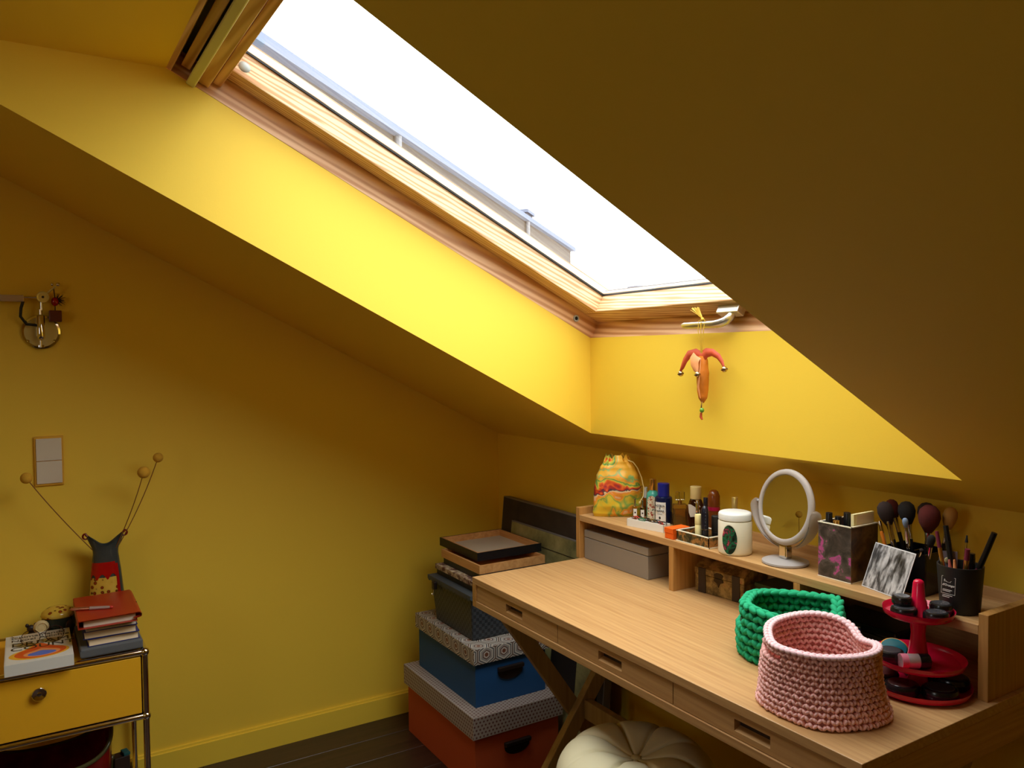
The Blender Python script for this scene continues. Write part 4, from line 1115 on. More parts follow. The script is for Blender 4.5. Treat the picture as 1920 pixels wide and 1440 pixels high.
# orange box
ob = thing('orange_box', 'small bright orange carton between the white box and the tray', 'box', (1.268, -0.186, SH), 0)
MB().box(-0.016, 0.016, -0.030, 0.030, 0, 0.026).build('carton', 'orange_card', ob, bevel=0.001)
MB().box(-0.0168, 0.0168, -0.0305, 0.031, 0.0262, 0.0288).box(-0.0168, 0.0168, -0.0312, -0.0302, 0.016, 0.0288).build('flap', 'orange_card', ob, bevel=0.0006)
# tray
ty = thing('cosmetic_tray', 'small marbled cosmetic tray with cream edges on the shelf', 'tray', (1.352, -0.168, SH), 0)
tx, tyy, thh = 0.058, 0.044, 0.027
MB().box(-tx, tx, -tyy, tyy, 0.002, 0.004).box(-tx, tx, -tyy, -tyy+0.002, 0.004, thh).box(-tx, tx, tyy-0.002, tyy, 0.004, thh).box(-tx, -tx+0.002, -tyy, tyy, 0.004, thh).box(tx-0.002, tx, -tyy, tyy, 0.004, thh).build('tray_sides', 'marble_tray', ty)
for (za, zb, e) in ((thh, thh+0.0022, 0.0012), (0.0, 0.0022, 0.0015)):
    mb = MB()
    mb.box(-tx-e, tx+e, -tyy-e, -tyy+0.003, za, zb).box(-tx-e, tx+e, tyy-0.003, tyy+e, za, zb).box(-tx-e, -tx+0.003, -tyy, tyy, za, zb).box(tx-0.003, tx+e, -tyy, tyy, za, zb)
    mb.build('tray_rim', 'tray_edge', ty)
TB = SH + 0.0042
r = thing('lip_balm', 'cream lip balm stick standing in the marbled tray', 'lip balm', (1.348, -0.186, TB), VIEW)
cap(0.0088, 0.0, 0.046, 'cap_cream', r, 'tube'); cap(0.0092, 0.046, 0.072, 'cap_cream', r, 'cap')
r = thing('mascara', 'black mascara with bumpy ridged cap in the tray', 'mascara', (1.369, -0.184, TB), VIEW)
cap(0.0088, 0.0, 0.036, 'cap_black', r, 'tube')
MB().lathe([(0.0092, 0.037), (0.0098, 0.042), (0.0098, 0.078), (0.0090, 0.088), (0.006, 0.095), (0.0022, 0.098), (0.002, 0.102), (0, 0.102)], 20).build('cap', 'cap_navy', r, smooth=45)
MB().cyl(0.0093, 0.0362, 0.0368, 20).build('ring', 'chrome', r)
for k in range(5):
    MB().ell((0, -0.0096, 0.046+0.0085*k), 0.0022, 0.0016, 0.0028).build('cap_bump', 'cap_navy', r, smooth=180)
r = thing('foundation_stick', 'thick matte black cylinder stick in the tray', 'cosmetic', (1.384, -0.158, TB), VIEW)
cap(0.0118, 0.0, 0.030, 'cap_black', r, 'tube'); cap(0.0122, 0.0305, 0.071, 'matte_black', r, 'cap')
r = thing('small_case', 'small square black case at the back corner of the tray', 'case', (1.388, -0.138, TB), 0)
MB().box(-0.010, 0.010, -0.008, 0.010, 0, 0.034).build('case_body', 'cap_black', r, bevel=0.001)
MB().box(-0.0104, 0.0104, -0.0084, 0.0104, 0.0345, 0.046).build('case_lid', 'compact_window', r, bevel=0.001)

# white jar
jr = thing('ceramic_jar', 'white lidded jar with a dark oval floral picture', 'jar', (1.472, -0.183, SH), VIEW)
JR = 0.0415
MB().lathe([(0, 0), (0.038, 0), (0.0405, 0.002), (JR, 0.006), (JR, 0.080), (0.040, 0.083), (0.038, 0.0835), (0, 0.0835)], 44).build('jar_body', 'ceramic_white', jr, smooth=40)
MB().lathe([(0.0395, 0.0845), (0.0408, 0.086), (0.0408, 0.099), (0.0385, 0.1025), (0.035, 0.104), (0, 0.1045)], 44).build('jar_lid', 'lid_white', jr, smooth=40)
def oval(off, s, mat, name):
    mb = MB(); n = 36; vs = [(0, 0, 0)]
    vs = []
    for ring in range(7):
        for k in range(n):
            t = 2*PI*k/n; q = ring/6.0*s
            ax = -0.62 + 0.46*q*math.cos(t); az = 0.040 + 0.036*q*math.sin(t)
            vs.append(((JR+off)*math.sin(ax), -(JR+off)*math.cos(ax), az))
    fs = [(a*n+k, a*n+(k+1) % n, (a+1)*n+(k+1) % n, (a+1)*n+k) for a in range(6) for k in range(n)]
    mb.add(vs, fs).build(name, mat, jr, smooth=180)
oval(0.0004, 1.06, 'ceramic_white', 'picture_border'); oval(0.0008, 1.0, 'jar_picture', 'oval_picture')

# mirror
mr = thing('vanity_mirror', 'round frosted swivel vanity mirror with chrome stem on the shelf', 'mirror', (1.607, -0.160, SH), -8)
MB().lathe([(0, 0), (0.052, 0), (0.054, 0.002), (0.0535, 0.006), (0.045, 0.0095), (0.020, 0.0115), (0, 0.0115)], 48).build('base', 'frosted', mr, smooth=50)
MB().box(-0.0125, 0.0125, -0.010, 0.010, 0.0115, 0.044).build('stem', 'chrome', mr, bevel=0.003)
# yoke: curved cradle around the lower half, widest at the arms
MCZ = 0.134
def yoke(u, v):
    a_ = math.radians(176 + 188*u)
    hw = 0.006 + 0.011*abs(math.cos(a_))**1.5
    e_ = min(u, 1-u)
    if e_ < 0.06: hw *= math.sqrt(max(0.02, 1-((0.06-e_)/0.06)**2))
    return (0.0965*math.cos(a_), hw*(2*v-1) - 0.003, 0.0945*math.sin(a_) + MCZ)
MB().grid(yoke, 60, 9).build('yoke', 'frosted', mr, smooth=180, solid=0.0035)
for sg in (-1, 1):
    MB().lathe([(0.0035, 0.0), (0.0035, 0.0085), (0.0, 0.009)], 12, T(sg*0.0895, 0, MCZ) @ RY(90*sg)).build('pivot', 'frosted', mr, smooth=40)
HM = T(0, 0, MCZ) @ RX(90-9)     # head tilts back a little; local z faces the room
rg = MB()
prof = [(0.0755, 0.005), (0.0775, 0.007), (0.084, 0.0065), (0.0888, 0.0035), (0.0898, -0.001), (0.0885, -0.005), (0.084, -0.0075), (0.0775, -0.008), (0.0755, -0.006)]
n = 64
vs = [(r_*math.cos(2*PI*k/n), r_*math.sin(2*PI*k/n), z_) for (r_, z_) in prof for k in range(n)]
fs = [(i*n+k, i*n+(k+1) % n, ((i+1) % len(prof))*n+(k+1) % n, ((i+1) % len(prof))*n+k) for i in range(len(prof)) for k in range(n)]
rg.add(vs, [tuple(reversed(f)) for f in fs], HM).build('mirror_ring', 'frosted', mr, smooth=50)
MB().cyl(0.0757, -0.003, 0.0035, 64, HM).build('mirror_glass', 'mirror_silver', mr)

# flowered box with nail polish
fb = thing('flowered_box', 'square dark flowered box with cream rim on the shelf', 'box', (1.760, -0.140, SH), 0)
fx, fy, fh = 0.041, 0.047, 0.121
def open_box(mb, ax, ay, t, z0, z1):
    return mb.box(-ax, ax, -ay, ay, z0, z0+t).box(-ax, ax, -ay, -ay+t, z0+t, z1).box(-ax, ax, ay-t, ay, z0+t, z1).box(-ax, -ax+t, -ay+t, ay-t, z0+t, z1).box(ax-t, ax, -ay+t, ay-t, z0+t, z1)
open_box(MB(), fx, fy, 0.002, 0.002, fh).build('box_sides', 'floral_dark', fb)
MB().box(fx, fx+0.0006, -fy, fy, 0.002, fh-0.001).build('side_print', 'floral_brown', fb)
for (za, zb) in ((fh, fh+0.0022), (0.0, 0.002)):
    MB().box(-fx-0.001, fx+0.001, -fy-0.001, -fy+0.003, za, zb).box(-fx-0.001, fx+0.001, fy-0.003, fy+0.001, za, zb).box(-fx-0.001, -fx+0.003, -fy, fy, za, zb).box(fx-0.003, fx+0.001, -fy, fy, za, zb).build('box_rim', 'tray_edge', fb)
nb = [(-0.026, -0.030, 'cap_black', 'dark_glass', 0.138, 'nail polish with black cap at the left front of the flowered box'), (-0.006, -0.032, 'gold', 'brown_gloss', 0.124, 'copper capped nail polish at the front of the flowered box'), (0.004, -0.008, 'cap_black', 'dark_glass', 0.140, 'tall black capped nail polish in the middle of the flowered box'), (-0.020, -0.006, 'cap_black', 'dark_glass', 0.128, 'low black capped nail polish behind the left one'), (0.018, 0.006, 'cap_black', 'pot_silver', 0.130, 'silver nail polish with black cap by the cream card'), (-0.018, 0.022, 'cap_black', 'brown_gloss', 0.134, 'brown nail polish with black cap at the back of the flowered box')]
for (x, y, cm_, gm_, top, lab) in nb:
    r = thing('nail_polish', lab, 'nail polish', (1.760+x, -0.140+y, SH+0.0045), random.uniform(0, 40), 'nail polishes in the flowered box')
    MB().box(-0.0095, 0.0095, -0.0075, 0.0075, 0.0, top-0.038).build('glass', gm_, r, bevel=0.002)
    cap(0.0072, top-0.038, top, cm_, r)
cd = thing('card_booklet', 'cream card booklet standing up in the flowered box', 'card', (1.760+0.032, -0.140+0.006, SH+0.0045), 0)
MB().box(-0.0035, 0.0035, -0.036, 0.036, 0, 0.143).build('cover', 'card_cream', cd)
MB().box(0.0036, 0.0040, -0.026, 0.032, 0.085, 0.140).build('print', 'paper_tan', cd)

# leaning photo card: stands on the shelf edge against the brush holder
ph = thing('photo_card', 'square black and white photo card leaning on the brush holder', 'photograph', (1.872, -0.186, SH), 0)
ph.matrix_world = T(1.871, -0.1905, SH+0.0006) @ RZ(-14) @ RX(-22)
MB().box(-0.052, 0.058, 0.0, 0.0012, 0.0, 0.098).build('card', 'photo_white', ph)
MB().box(-0.050, 0.056, -0.0004, -0.0001, 0.002, 0.096).build('print', 'grey_photo', ph)

# brush holder
bh = thing('brush_holder', 'black acrylic brush holder box behind the photo card', 'holder', (1.890, -0.098, SH), 0)
open_box(MB(), 0.050, 0.046, 0.003, 0.0, 0.086).build('holder_box', 'acrylic_black', bh, bevel=0.001)
MB().box(-0.0015, 0.0015, -0.043, 0.043, 0.003, 0.080).build('divider', 'acrylic_black', bh)
def brush(lab, bx, by, tx_, ty_, tz, hw, hl, bris, ferr='chrome', grp='makeup brushes in the black holder', z0=SH+0.0035, handle='cap_black', flat=1.0, fl=0.032, hr=0.0036):
    a = Vector((bx-0.015, by, z0)); b2 = Vector((tx_-0.018, ty_, tz)); d = b2-a; L = d.length
    r = thing('makeup_brush', lab, 'brush', tuple(a), 0, grp)
    q = d.to_track_quat('Z', 'Y').to_matrix().to_4x4()
    r.matrix_world = T(*a) @ q
    e = L - hl
    MB().lathe([(0, 0), (hr*0.7, 0.001), (hr, 0.02), (hr*1.25, e-fl), (0, e-fl)], 12).build('handle', handle, r, smooth=50)
    MB().lathe([(hr*1.25, e-fl), (hr*1.35, e-fl*0.5), (min(hw*0.62, hr*2.0), e), (0, e)], 14, None, 1, flat).build('ferrule', ferr, r, smooth=50)
    MB().lathe([(min(hw*0.6, hr*1.95), e-0.001), (hw*0.85, e+hl*0.3), (hw, e+hl*0.55), (hw*0.88, e+hl*0.8), (hw*0.5, e+hl*0.95), (0, e+hl)], 16, None, 1, flat).build('bristles', bris, r, smooth=180)
    return r
brush('reddish round brush at the far left of the black holder', 1.890, -0.080, 1.838, -0.078, 1.078, 0.014, 0.040, 'bristle_red')
brush('dark brown fluffy brush second from the left in the black holder', 1.893, -0.110, 1.851, -0.124, 1.080, 0.0165, 0.050, 'bristle_dark')
brush('large black domed brush in the middle of the black holder', 1.902, -0.085, 1.886, -0.098, 1.083, 0.0175, 0.048, 'bristle_black')
brush('wide dark brush behind the centre of the holder', 1.925, -0.070, 1.918, -0.075, 1.083, 0.0185, 0.050, 'bristle_dark')
brush('big maroon powder brush at the right of the holder', 1.925, -0.100, 1.945, -0.105, 1.085, 0.0215, 0.058, 'bristle_red')
brush('tan edged brush at the far right of the holder', 1.938, -0.080, 1.968, -0.066, 1.080, 0.014, 0.046, 'bristle_tan')
brush('slim blue tipped brush standing in front of the holder centre', 1.915, -0.120, 1.910, -0.138, 1.056, 0.006, 0.020, 'bristle_blue', fl=0.045)
brush('short silver brush leaning right over the holder rim', 1.905, -0.115, 1.952, -0.146, 1.000, 0.004, 0.006, 'bristle_dark', fl=0.040)
brush('small black fan brush leaning right between the holder and cup', 1.935, -0.120, 1.966, -0.134, 1.030, 0.008, 0.026, 'bristle_black', fl=0.026)
# thin sticks at the left of the holder
for (lab, x0_, y0_, x1_, y1_, z1_, mn) in (('white stick with silver end at the left of the brush holder', 1.875, -0.120, 1.838, -0.122, 1.036, 'label_white'), ('orange wooden stick left in the brush holder', 1.884, -0.132, 1.853, -0.138, 1.018, 'wood_orange'), ('silver pencil left in the brush holder', 1.888, -0.120, 1.862, -0.128, 1.040, 'chrome')):
    a = Vector((x0_-0.015, y0_, SH+0.0035)); d = Vector((x1_-0.014, y1_, z1_)) - a
    r = thing('thin_stick', lab, 'stick', tuple(a)); r.matrix_world = T(*a) @ d.to_track_quat('Z', 'Y').to_matrix().to_4x4()
    MB().cyl(0.0036, 0.0, d.length*0.8, 10).build('shaft', mn, r, smooth=40)
    MB().lathe([(0.0037, d.length*0.8), (0.0037, d.length*0.96), (0.003, d.length), (0, d.length)], 10).build('end', 'chrome' if mn != 'wood_orange' else mn, r, smooth=40)

# black cup with pencils
cu = thing('black_cup', 'matte black tumbler with small white print at the shelf end', 'cup', (2.024, -0.168, SH), VIEW)
MB().lathe([(0, 0), (0.033, 0), (0.0345, 0.0015), (0.0405, 0.088), (0.0405, 0.0895), (0.0375, 0.0895), (0.032, 0.006), (0, 0.006)], 44).build('tumbler', 'matte_black', cu, smooth=40)
CA = RZ(-60) @ T(0, -0.0385, 0.052) @ RX(90-4)
fr_ = MB()
for (x0_, x1_, y0_, y1_) in ((-0.013, 0.013, 0.0185, 0.0189), (-0.013, 0.013, -0.0135, -0.0131), (-0.0134, -0.013, -0.0135, 0.0189), (0.013, 0.0134, -0.0135, 0.0189)):
    fr_.box(x0_, x1_, y0_, y1_, 0.0, 0.0006)
fr_.build('label_border', 'label_white', cu).matrix_local = CA
text('Fleur', 'lettering', 'label_white', 0.0072, cu, CA @ T(-0.009, 0.0085, 0.0003))
text("d'Oranger", 'lettering', 'label_white', 0.0058, cu, CA @ T(-0.0115, 0.001, 0.0003))
for (w_, y_) in ((0.009, -0.006), (0.0075, -0.0085), (0.0095, -0.0165), (0.007, -0.0195)):
    MB().box(-0.0105, -0.0105+2*w_, y_-0.0004, y_+0.0004, 0.0002, 0.0006).build('fine_print', 'label_white', cu).matrix_local = CA
def pencil(name, lab, cat, x0_, y0_, x1_, y1_, z1_, rad, segs):
    a = Vector((2.024+x0_, -0.168+y0_, SH+0.008)); d = Vector((x1_-0.008, y1_, z1_)) - a; L = d.length
    r = thing(name, lab, cat, tuple(a), 0, 'pencils and sticks in the black cup')
    r.matrix_world = T(*a) @ d.to_track_quat('Z', 'Y').to_matrix().to_4x4()
    for (f0, f1, mn, k0, k1, nm) in segs:
        MB().lathe([(0, L*f0), (rad*k0, L*f0), (rad*k1, L*f1), (0, L*f1)], 14).build(nm, mn, r, smooth=40)
pencil('lip_pencil', 'gold capped plum lip pencil at the left of the black cup', 'pencil', -0.012, -0.012, 1.992, -0.180, 1.050, 0.0040, [(0, .45, 'cap_black', 1, 1, 'shaft'), (.45, .78, 'gold', 1, 1, 'band'), (.78, 1, 'lip_plum', 1, .8, 'cap')])
pencil('eye_pencil', 'thick glossy black pencil leaning left in the black cup', 'pencil', -0.006, 0.004, 1.998, -0.160, 1.060, 0.0054, [(0, .8, 'cap_black', 1, 1, 'shaft'), (.8, 1, 'compact_black', 1.02, .9, 'cap')])
pencil('liner_brush', 'small red handled eye liner brush standing in the black cup', 'brush', 0.002, 0.006, 2.034, -0.150, 1.046, 0.0030, [(0, .7, 'clip_red', 1.2, 1, 'handle'), (.7, .9, 'chrome', 1, .7, 'ferrule'), (.9, 1, 'bristle_black', 1, .4, 'bristles')])
pencil('lip_liner', 'rose pink liner tip in the middle of the black cup', 'pencil', -0.002, -0.012, 2.018, -0.182, 1.000, 0.0036, [(0, .8, 'lip_rose', 1, 1, 'shaft'), (.8, 1, 'lip_rose', 1, .5, 'tip')])
pencil('lip_liner', 'second rose liner tip right beside the first in the cup', 'pencil', 0.004, -0.012, 2.028, -0.182, 1.002, 0.0036, [(0, .8, 'lip_rose', 1, 1, 'shaft'), (.8, 1, 'art_peach', 1, .5, 'tip')])
pencil('eye_shadow_stick', 'fat black shadow stick at the back of the black cup', 'pencil', 0.010, 0.008, 2.044, -0.154, 1.014, 0.0085, [(0, .9, 'cap_black', 1, 1, 'shaft'), (.9, 1, 'compact_black', 1, .9, 'cap')])
pencil('lip_gloss', 'gold and plum gloss tube at the right of the black cup', 'lip gloss', 0.012, -0.012, 2.054, -0.184, 1.028, 0.0046, [(0, .5, 'lip_plum', 1, 1, 'shaft'), (.5, .82, 'gold', 1, 1, 'band'), (.82, 1, 'lip_plum', 1.05, .95, 'cap')])
pencil('long_brush', 'long dark handled brush leaning far right out of the black cup', 'brush', 0.006, -0.002, 2.089, -0.158, 1.062, 0.0052, [(0, .52, 'lip_plum', 1, 1, 'handle'), (.52, .6, 'cap_black', 1, 1.05, 'collar'), (.6, 1, 'cap_black', 1.05, 1.0, 'cap')])
cc = thing('small_card', 'small lilac grey card tucked at the left of the black cup', 'card', (2.008, -0.160, SH+0.012), 0)
cc.matrix_world = T(2.002, -0.164, SH+0.010) @ RZ(VIEW-20) @ RX(-6)
MB().box(-0.018, 0.014, 0, 0.001, 0, 0.098).build('card', 'card_lilac', cc)
MB().ell((-0.004, -0.0005, 0.080), 0.005, 0.001, 0.006).build('print', 'card_cream', cc)

# ---------------------------------------------------------------- things on the desk top
DT = DZ + 0.0003
g = thing('grey_box', 'smooth grey lidded box in the left cubby of the hutch', 'box', (1.026, -0.148, DT), 0)
MB().box(-0.148, 0.148, -0.060, 0.060, 0.0, 0.066).build('box_body', 'box_grey', g, bevel=0.0015)
MB().box(-0.1485, 0.1485, -0.0605, 0.0605, 0.0672, 0.0905).build('box_lid', 'box_grey', g, bevel=0.0025)
ch_ = thing('trinket_chest', 'small vintage chest with floral print and bronze latch in the middle cubby', 'chest', (1.388, -0.108, DT), 6)
MB().box(-0.078, 0.078, -0.050, 0.045, 0.0, 0.048).build('chest_body', 'chest_print', ch_, bevel=0.002)
lp = [(-0.051, 0.0), (0.046, 0.0)] + [(0.046 - 0.097*k/10, 0.016 + 0.018*math.sin(PI*k/10)) for k in range(11)]
MB().prism(lp, -0.079, 0.079, T(0, 0, 0.0488) @ Matrix(((0,0,1,0),(1,0,0,0),(0,1,0,0),(0,0,0,1)))).build('chest_lid', 'chest_print', ch_, bevel=0.001)
for x in (-0.054, 0.054):
    MB().box(x-0.012, x+0.012, -0.0525, 0.0, 0.0, 0.066).build('strap', 'chest_strap', ch_, bevel=0.001)
la = MB().prism([(-0.012, 0.0), (-0.014, 0.008), (-0.006, 0.013), (0.006, 0.013), (0.014, 0.008), (0.012, 0.0)], 0, 0.0025, Matrix(((1,0,0,0),(0,0,-1,-0.0505),(0,1,0,0.0495),(0,0,0,1)))).build('latch', 'bronze', ch_)
MB().prism([(-0.012, 0.0), (-0.015, -0.007), (-0.004, -0.012), (0.0, -0.022), (0.004, -0.012), (0.015, -0.007), (0.012, 0.0)], 0, 0.0025, Matrix(((1,0,0,0),(0,0,-1,-0.0505),(0,1,0,0.047),(0,0,0,1)))).build('hasp', 'bronze', la)
gb2 = thing('green_box', 'dark green box in shadow beside the vintage chest', 'box', (1.560, -0.090, DT), 0)
MB().box(-0.075, 0.075, -0.035, 0.040, 0, 0.046).build('box_body', 'box_green', gb2, bevel=0.001)
MB().box(-0.076, 0.076, -0.036, 0.041, 0.0465, 0.056).build('box_lid', 'box_green', gb2, bevel=0.001)
bc = thing('black_case', 'low black case lying in the right cubby behind the baskets', 'case', (1.800, -0.105, DT), 0)
MB().box(-0.085, 0.085, -0.05, 0.055, 0, 0.030).build('case_base', 'matte_black', bc, bevel=0.003)
MB().box(-0.085, 0.085, -0.05, 0.055, 0.0306, 0.048).build('case_lid', 'compact_black', bc, bevel=0.004)
bt = thing('blue_sachet', 'tiny bright blue and white sachet behind the pink basket', 'sachet', (1.820, -0.178, DT), 40)
bt.matrix_world = T(1.812, -0.178, DT) @ RZ(50) @ RX(-30)
MB().box(-0.014, 0.014, 0, 0.002, 0.0, 0.042).build('sachet_body', 'matte_black', bt, bevel=0.0006)
MB().box(-0.011, 0.011, -0.0006, 0.0, 0.030, 0.042).build('sachet_band', 'blue_bright', bt)
MB().box(-0.011, 0.011, -0.0006, 0.0, 0.0425, 0.0445).build('sachet_edge', 'label_white', bt)

# crochet baskets
def crochet(name, label, loc, rfun, zrim, rows, n, yarn, rimyarn, dark, gap, rot, thick, seedv):
    rnd = random.Random(seedv)
    b = thing(name, label, 'basket', loc, 0)
    def P(th, t):
        h = zrim(th)
        r = rfun(th, t)
        return Vector((r*math.cos(th), r*math.sin(th), t*h))
    wall = MB()
    for i in range(rows):
        t = (i+0.55)/(rows+0.4)
        for k in range(n):
            th = 2*PI*(k + (0.5 if i % 2 else 0.0))/n
            if gap(th, t): continue
            p = P(th, t); pu = P(th+0.01, t); pv = P(th, min(1, t+0.01))
            tu = (pu-p).normalized(); tv = (pv-p).normalized(); nr = tu.cross(tv).normalized()
            sw_ = (P(th+2*PI/n, t)-p).length; sh_ = zrim(th)/(rows+0.4)
            for sg in (-1, 1):
                ang = sg*(0.72 + rnd.uniform(-0.2, 0.2))
                du = tu*math.sin(-ang) + tv*math.cos(ang)
                dw_ = nr.cross(du)
                cpt = p + tu*(sg*sw_*0.24 + sw_*rnd.uniform(-0.06, 0.06)) + tv*(sh_*rnd.uniform(-0.08, 0.08)) + nr*rnd.uniform(-0.0008, 0.0014)
                A = Matrix(((dw_.x, nr.x, du.x, cpt.x), (dw_.y, nr.y, du.y, cpt.y), (dw_.z, nr.z, du.z, cpt.z), (0, 0, 0, 1)))
                wall.ell((0, 0, 0), sw_*0.275*rnd.uniform(0.9, 1.1), thick, sh_*0.62, A, 8, 6)
    o = wall.build('stitches', yarn, b, smooth=180); o['kind'] = 'stuff'
    rim = MB()
    nr_ = int(n*1.15)
    for k in range(nr_):
        th = 2*PI*k/nr_
        p = P(th, 1.0) + Vector((0, 0, 0.0015)); q = P(th+0.02, 1.0) + Vector((0, 0, 0.0015))
        tu = (q-p).normalized(); up = Vector((0, 0, 1)); nn = tu.cross(up).normalized(); up = nn.cross(tu)
        st_ = (P(th+2*PI/nr_, 1.0)-P(th, 1.0)).length
        for sg in (-1, 1):
            d = (tu*0.92 + nn*(0.38*sg)).normalized(); w_ = d.cross(up).normalized()
            cpt = p + nn*(sg*thick*0.55)
            A = Matrix(((w_.x, up.x, d.x, cpt.x), (w_.y, up.y, d.y, cpt.y), (w_.z, up.z, d.z, cpt.z), (0, 0, 0, 1)))
            rim.ell((0, 0, 0), thick*0.72, thick*0.80, st_*0.78, A, 8, 6)
    o = rim.build('rim_braid', rimyarn, b, smooth=180); o['kind'] = 'stuff'
    # darker skin painting shade into the gaps between stitches, plus the basket floor
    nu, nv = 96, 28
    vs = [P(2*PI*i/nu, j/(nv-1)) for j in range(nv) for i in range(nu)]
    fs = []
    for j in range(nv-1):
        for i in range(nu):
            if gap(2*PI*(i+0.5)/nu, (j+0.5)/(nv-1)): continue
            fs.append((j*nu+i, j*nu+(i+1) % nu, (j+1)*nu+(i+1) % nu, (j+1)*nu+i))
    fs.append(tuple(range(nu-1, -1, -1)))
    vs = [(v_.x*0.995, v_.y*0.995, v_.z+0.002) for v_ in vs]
    MB().add(vs, fs).build('gap_shade_skin', dark, b, smooth=180)
    fl_ = MB()
    for ring in range(1, 9):
        rr = rfun(0, 0)*ring/9.0
        m_ = max(6, int(2*PI*rr/0.012))
        for k in range(m_):
            th = 2*PI*(k+0.5*(ring % 2))/m_
            fl_.ell((rr*math.cos(th), rr*math.sin(th), 0.0045), 0.0062, 0.0062, 0.004, None, 7, 5)
    o = fl_.build('base_stitches', yarn, b, smooth=180); o['kind'] = 'stuff'
    return b
D = math.radians
def adiff(a, b2):
    return (a-b2+PI) % (2*PI) - PI
def gs_(a, c0, w): return math.exp(-(adiff(a, D(c0))/D(w))**2)
def r_pink(th, t):
    r = 0.1085 - 0.012*math.sin(min(1, t*1.15)*PI*0.62)**1.2
    r += 0.002*gs_(th, 0, 45)*(1-t)**2.5 - 0.008*gs_(th, 35, 40)*t
    r += 0.004*math.sin(3*th+1.2)*t + 0.003*math.sin(5*th)*(1-t)
    r += 0.006*gs_(th, -150, 30)*math.exp(-((t-0.55)/0.2)**2)
    r -= 0.014*gs_(th, 72, 22)*t**3
    r -= 0.006*gs_(th, -128, 22)*math.exp(-((t-0.98)/0.10)**2)
    return r
def z_pink(th):
    return 0.121 + 0.010*gs_(th, 135, 45) - 0.010*gs_(th, 66, 26) - 0.004*gs_(th, -60, 30) - 0.004*gs_(th, -110, 25) + 0.005*gs_(th, -165, 30)
gap_pink = lambda th, t: abs(adiff(th, D(-118))) < D(22) and 0.80 < t < 0.875
crochet('crochet_basket', 'pink chunky crochet basket standing at the right end of the desk', (1.946, -0.474, DT), r_pink, z_pink, 12, 51, 'yarn_pink', 'yarn_pink_rim', 'yarn_pink_gap_shade', gap_pink, 0, 0.0064, 3)
def r_green(th, t):
    r = 0.097 + 0.005*math.sin(PI*t) + 0.004*math.sin(2*th+0.6)
    r -= 0.012*gs_(th, -150, 26)*t**4
    r -= 0.012*gs_(th, 35, 22)*t**4
    return r
def z_green(th):
    return 0.108 + 0.004*math.sin(2*th) - 0.012*gs_(th, 18, 26) - 0.004*gs_(th, -140, 28) + 0.005*gs_(th, 62, 16)
gap_green = lambda th, t: (abs(adiff(th, D(-142))) < D(20) or abs(adiff(th, D(28))) < D(18)) and 0.70 < t < 0.84
crochet('crochet_basket', 'green chunky crochet basket standing behind the pink one', (1.764, -0.333, DT), r_green, z_green, 6, 26, 'yarn_green', 'yarn_green', 'yarn_green_gap_shade', gap_green, 0, 0.0090, 5)

# red three-tier stand
AX, AY = 2.000, -0.266
er, ef = Vector((0.525, 0.851, 0)), Vector((0.851, -0.525, 0))
sd = thing('tiered_stand', 'glossy crimson three-tier stand on the desk by the hutch end', 'stand', (AX, AY, DT), 0)
TZ = [(0.004, 0.0915), (0.052, 0.082), (0.1415, 0.0625)]
def dish_prof(z, r): return [(0, z), (r*0.86, z), (r*0.95, z+0.004), (r*0.985, z+0.011), (r, z+0.0115), (r*0.99, z+0.008), (r*0.965, z+0.001), (r*0.88, z-0.003), (0, z-0.003)]
for z_, r_ in TZ:
    MB().lathe(list(reversed(dish_prof(z_, r_))), 64).build('tier', 'stand_red', sd, smooth=50)
MB().lathe([(0, 0.0), (0.030, 0.0), (0.034, 0.004)][:0] + [(0.023, 0.0045), (0.0185, 0.014), (0.0160, 0.028), (0.0145, 0.048)], 32).build('column', 'stand_red', sd, smooth=60)
MB().lathe([(0.026, 0.0525), (0.019, 0.060), (0.0150, 0.082), (0.0125, 0.105), (0.0140, 0.120), (0.0150, 0.138)], 32).build('column', 'stand_red', sd, smooth=60)
MB().lathe([(0.023, 0.142), (0.0165, 0.152), (0.0140, 0.168), (0.0120, 0.171), (0.0098, 0.200), (0.0085, 0.2045), (0.005, 0.207), (0, 0.207)], 32).build('finial', 'stand_red', sd, smooth=50)
def spot(a, b2, z): 
    p = Vector((AX, AY, DT)) + er*a + ef*b2
    return (p.x, p.y, p.z + z)
CG = 'compacts on the red tiered stand'
def compact(lab, a, b2, z, r, h, top, sx=1.0, rz=0, tilt=None):
    q = thing('makeup_compact', lab, 'compact', spot(a, b2, z), rz, CG)
    if tilt is not None: q.matrix_world = T(*spot(a, b2, z)) @ RZ(rz) @ RX(tilt)
    MB().lathe([(0, 0), (r*0.9, 0), (r, h*0.2), (r, h*0.45), (0, h*0.45)], 36, None, sx, 1).build('base', 'compact_black', q, smooth=40)
    MB().lathe([(0, h*0.47), (r, h*0.47), (r, h*0.72), (r*0.93, h*0.94), (r*0.78, h), (0, h)], 36, None, sx, 1).build('lid', 'compact_black', q, smooth=40)
    MB().lathe([(0, h), (r*0.76, h), (r*0.74, h+0.0006), (0, h+0.0008)], 36, None, sx, 1).build('lid_window', top, q, smooth=40)
    return q
compact('open blusher compact with pink pan, left on the bottom tier', -0.050, -0.034, 0.0062, 0.0285, 0.015, 'compact_pan')
compact('black oval compact with grey window at the left front of the bottom tier', -0.046, 0.032, 0.0062, 0.0290, 0.018, 'compact_smoke', 1.08, 60)
compact('glossy black oval compact at the front of the bottom tier', 0.012, 0.056, 0.0062, 0.0285, 0.019, 'compact_window', 1.12, 58)
compact('large black compact at the right front of the bottom tier', 0.058, 0.010, 0.0062, 0.0310, 0.021, 'compact_smoke')
compact('black compact with dark red window at the back right of the bottom tier', 0.026, -0.048, 0.0062, 0.0290, 0.020, 'compact_smoke')
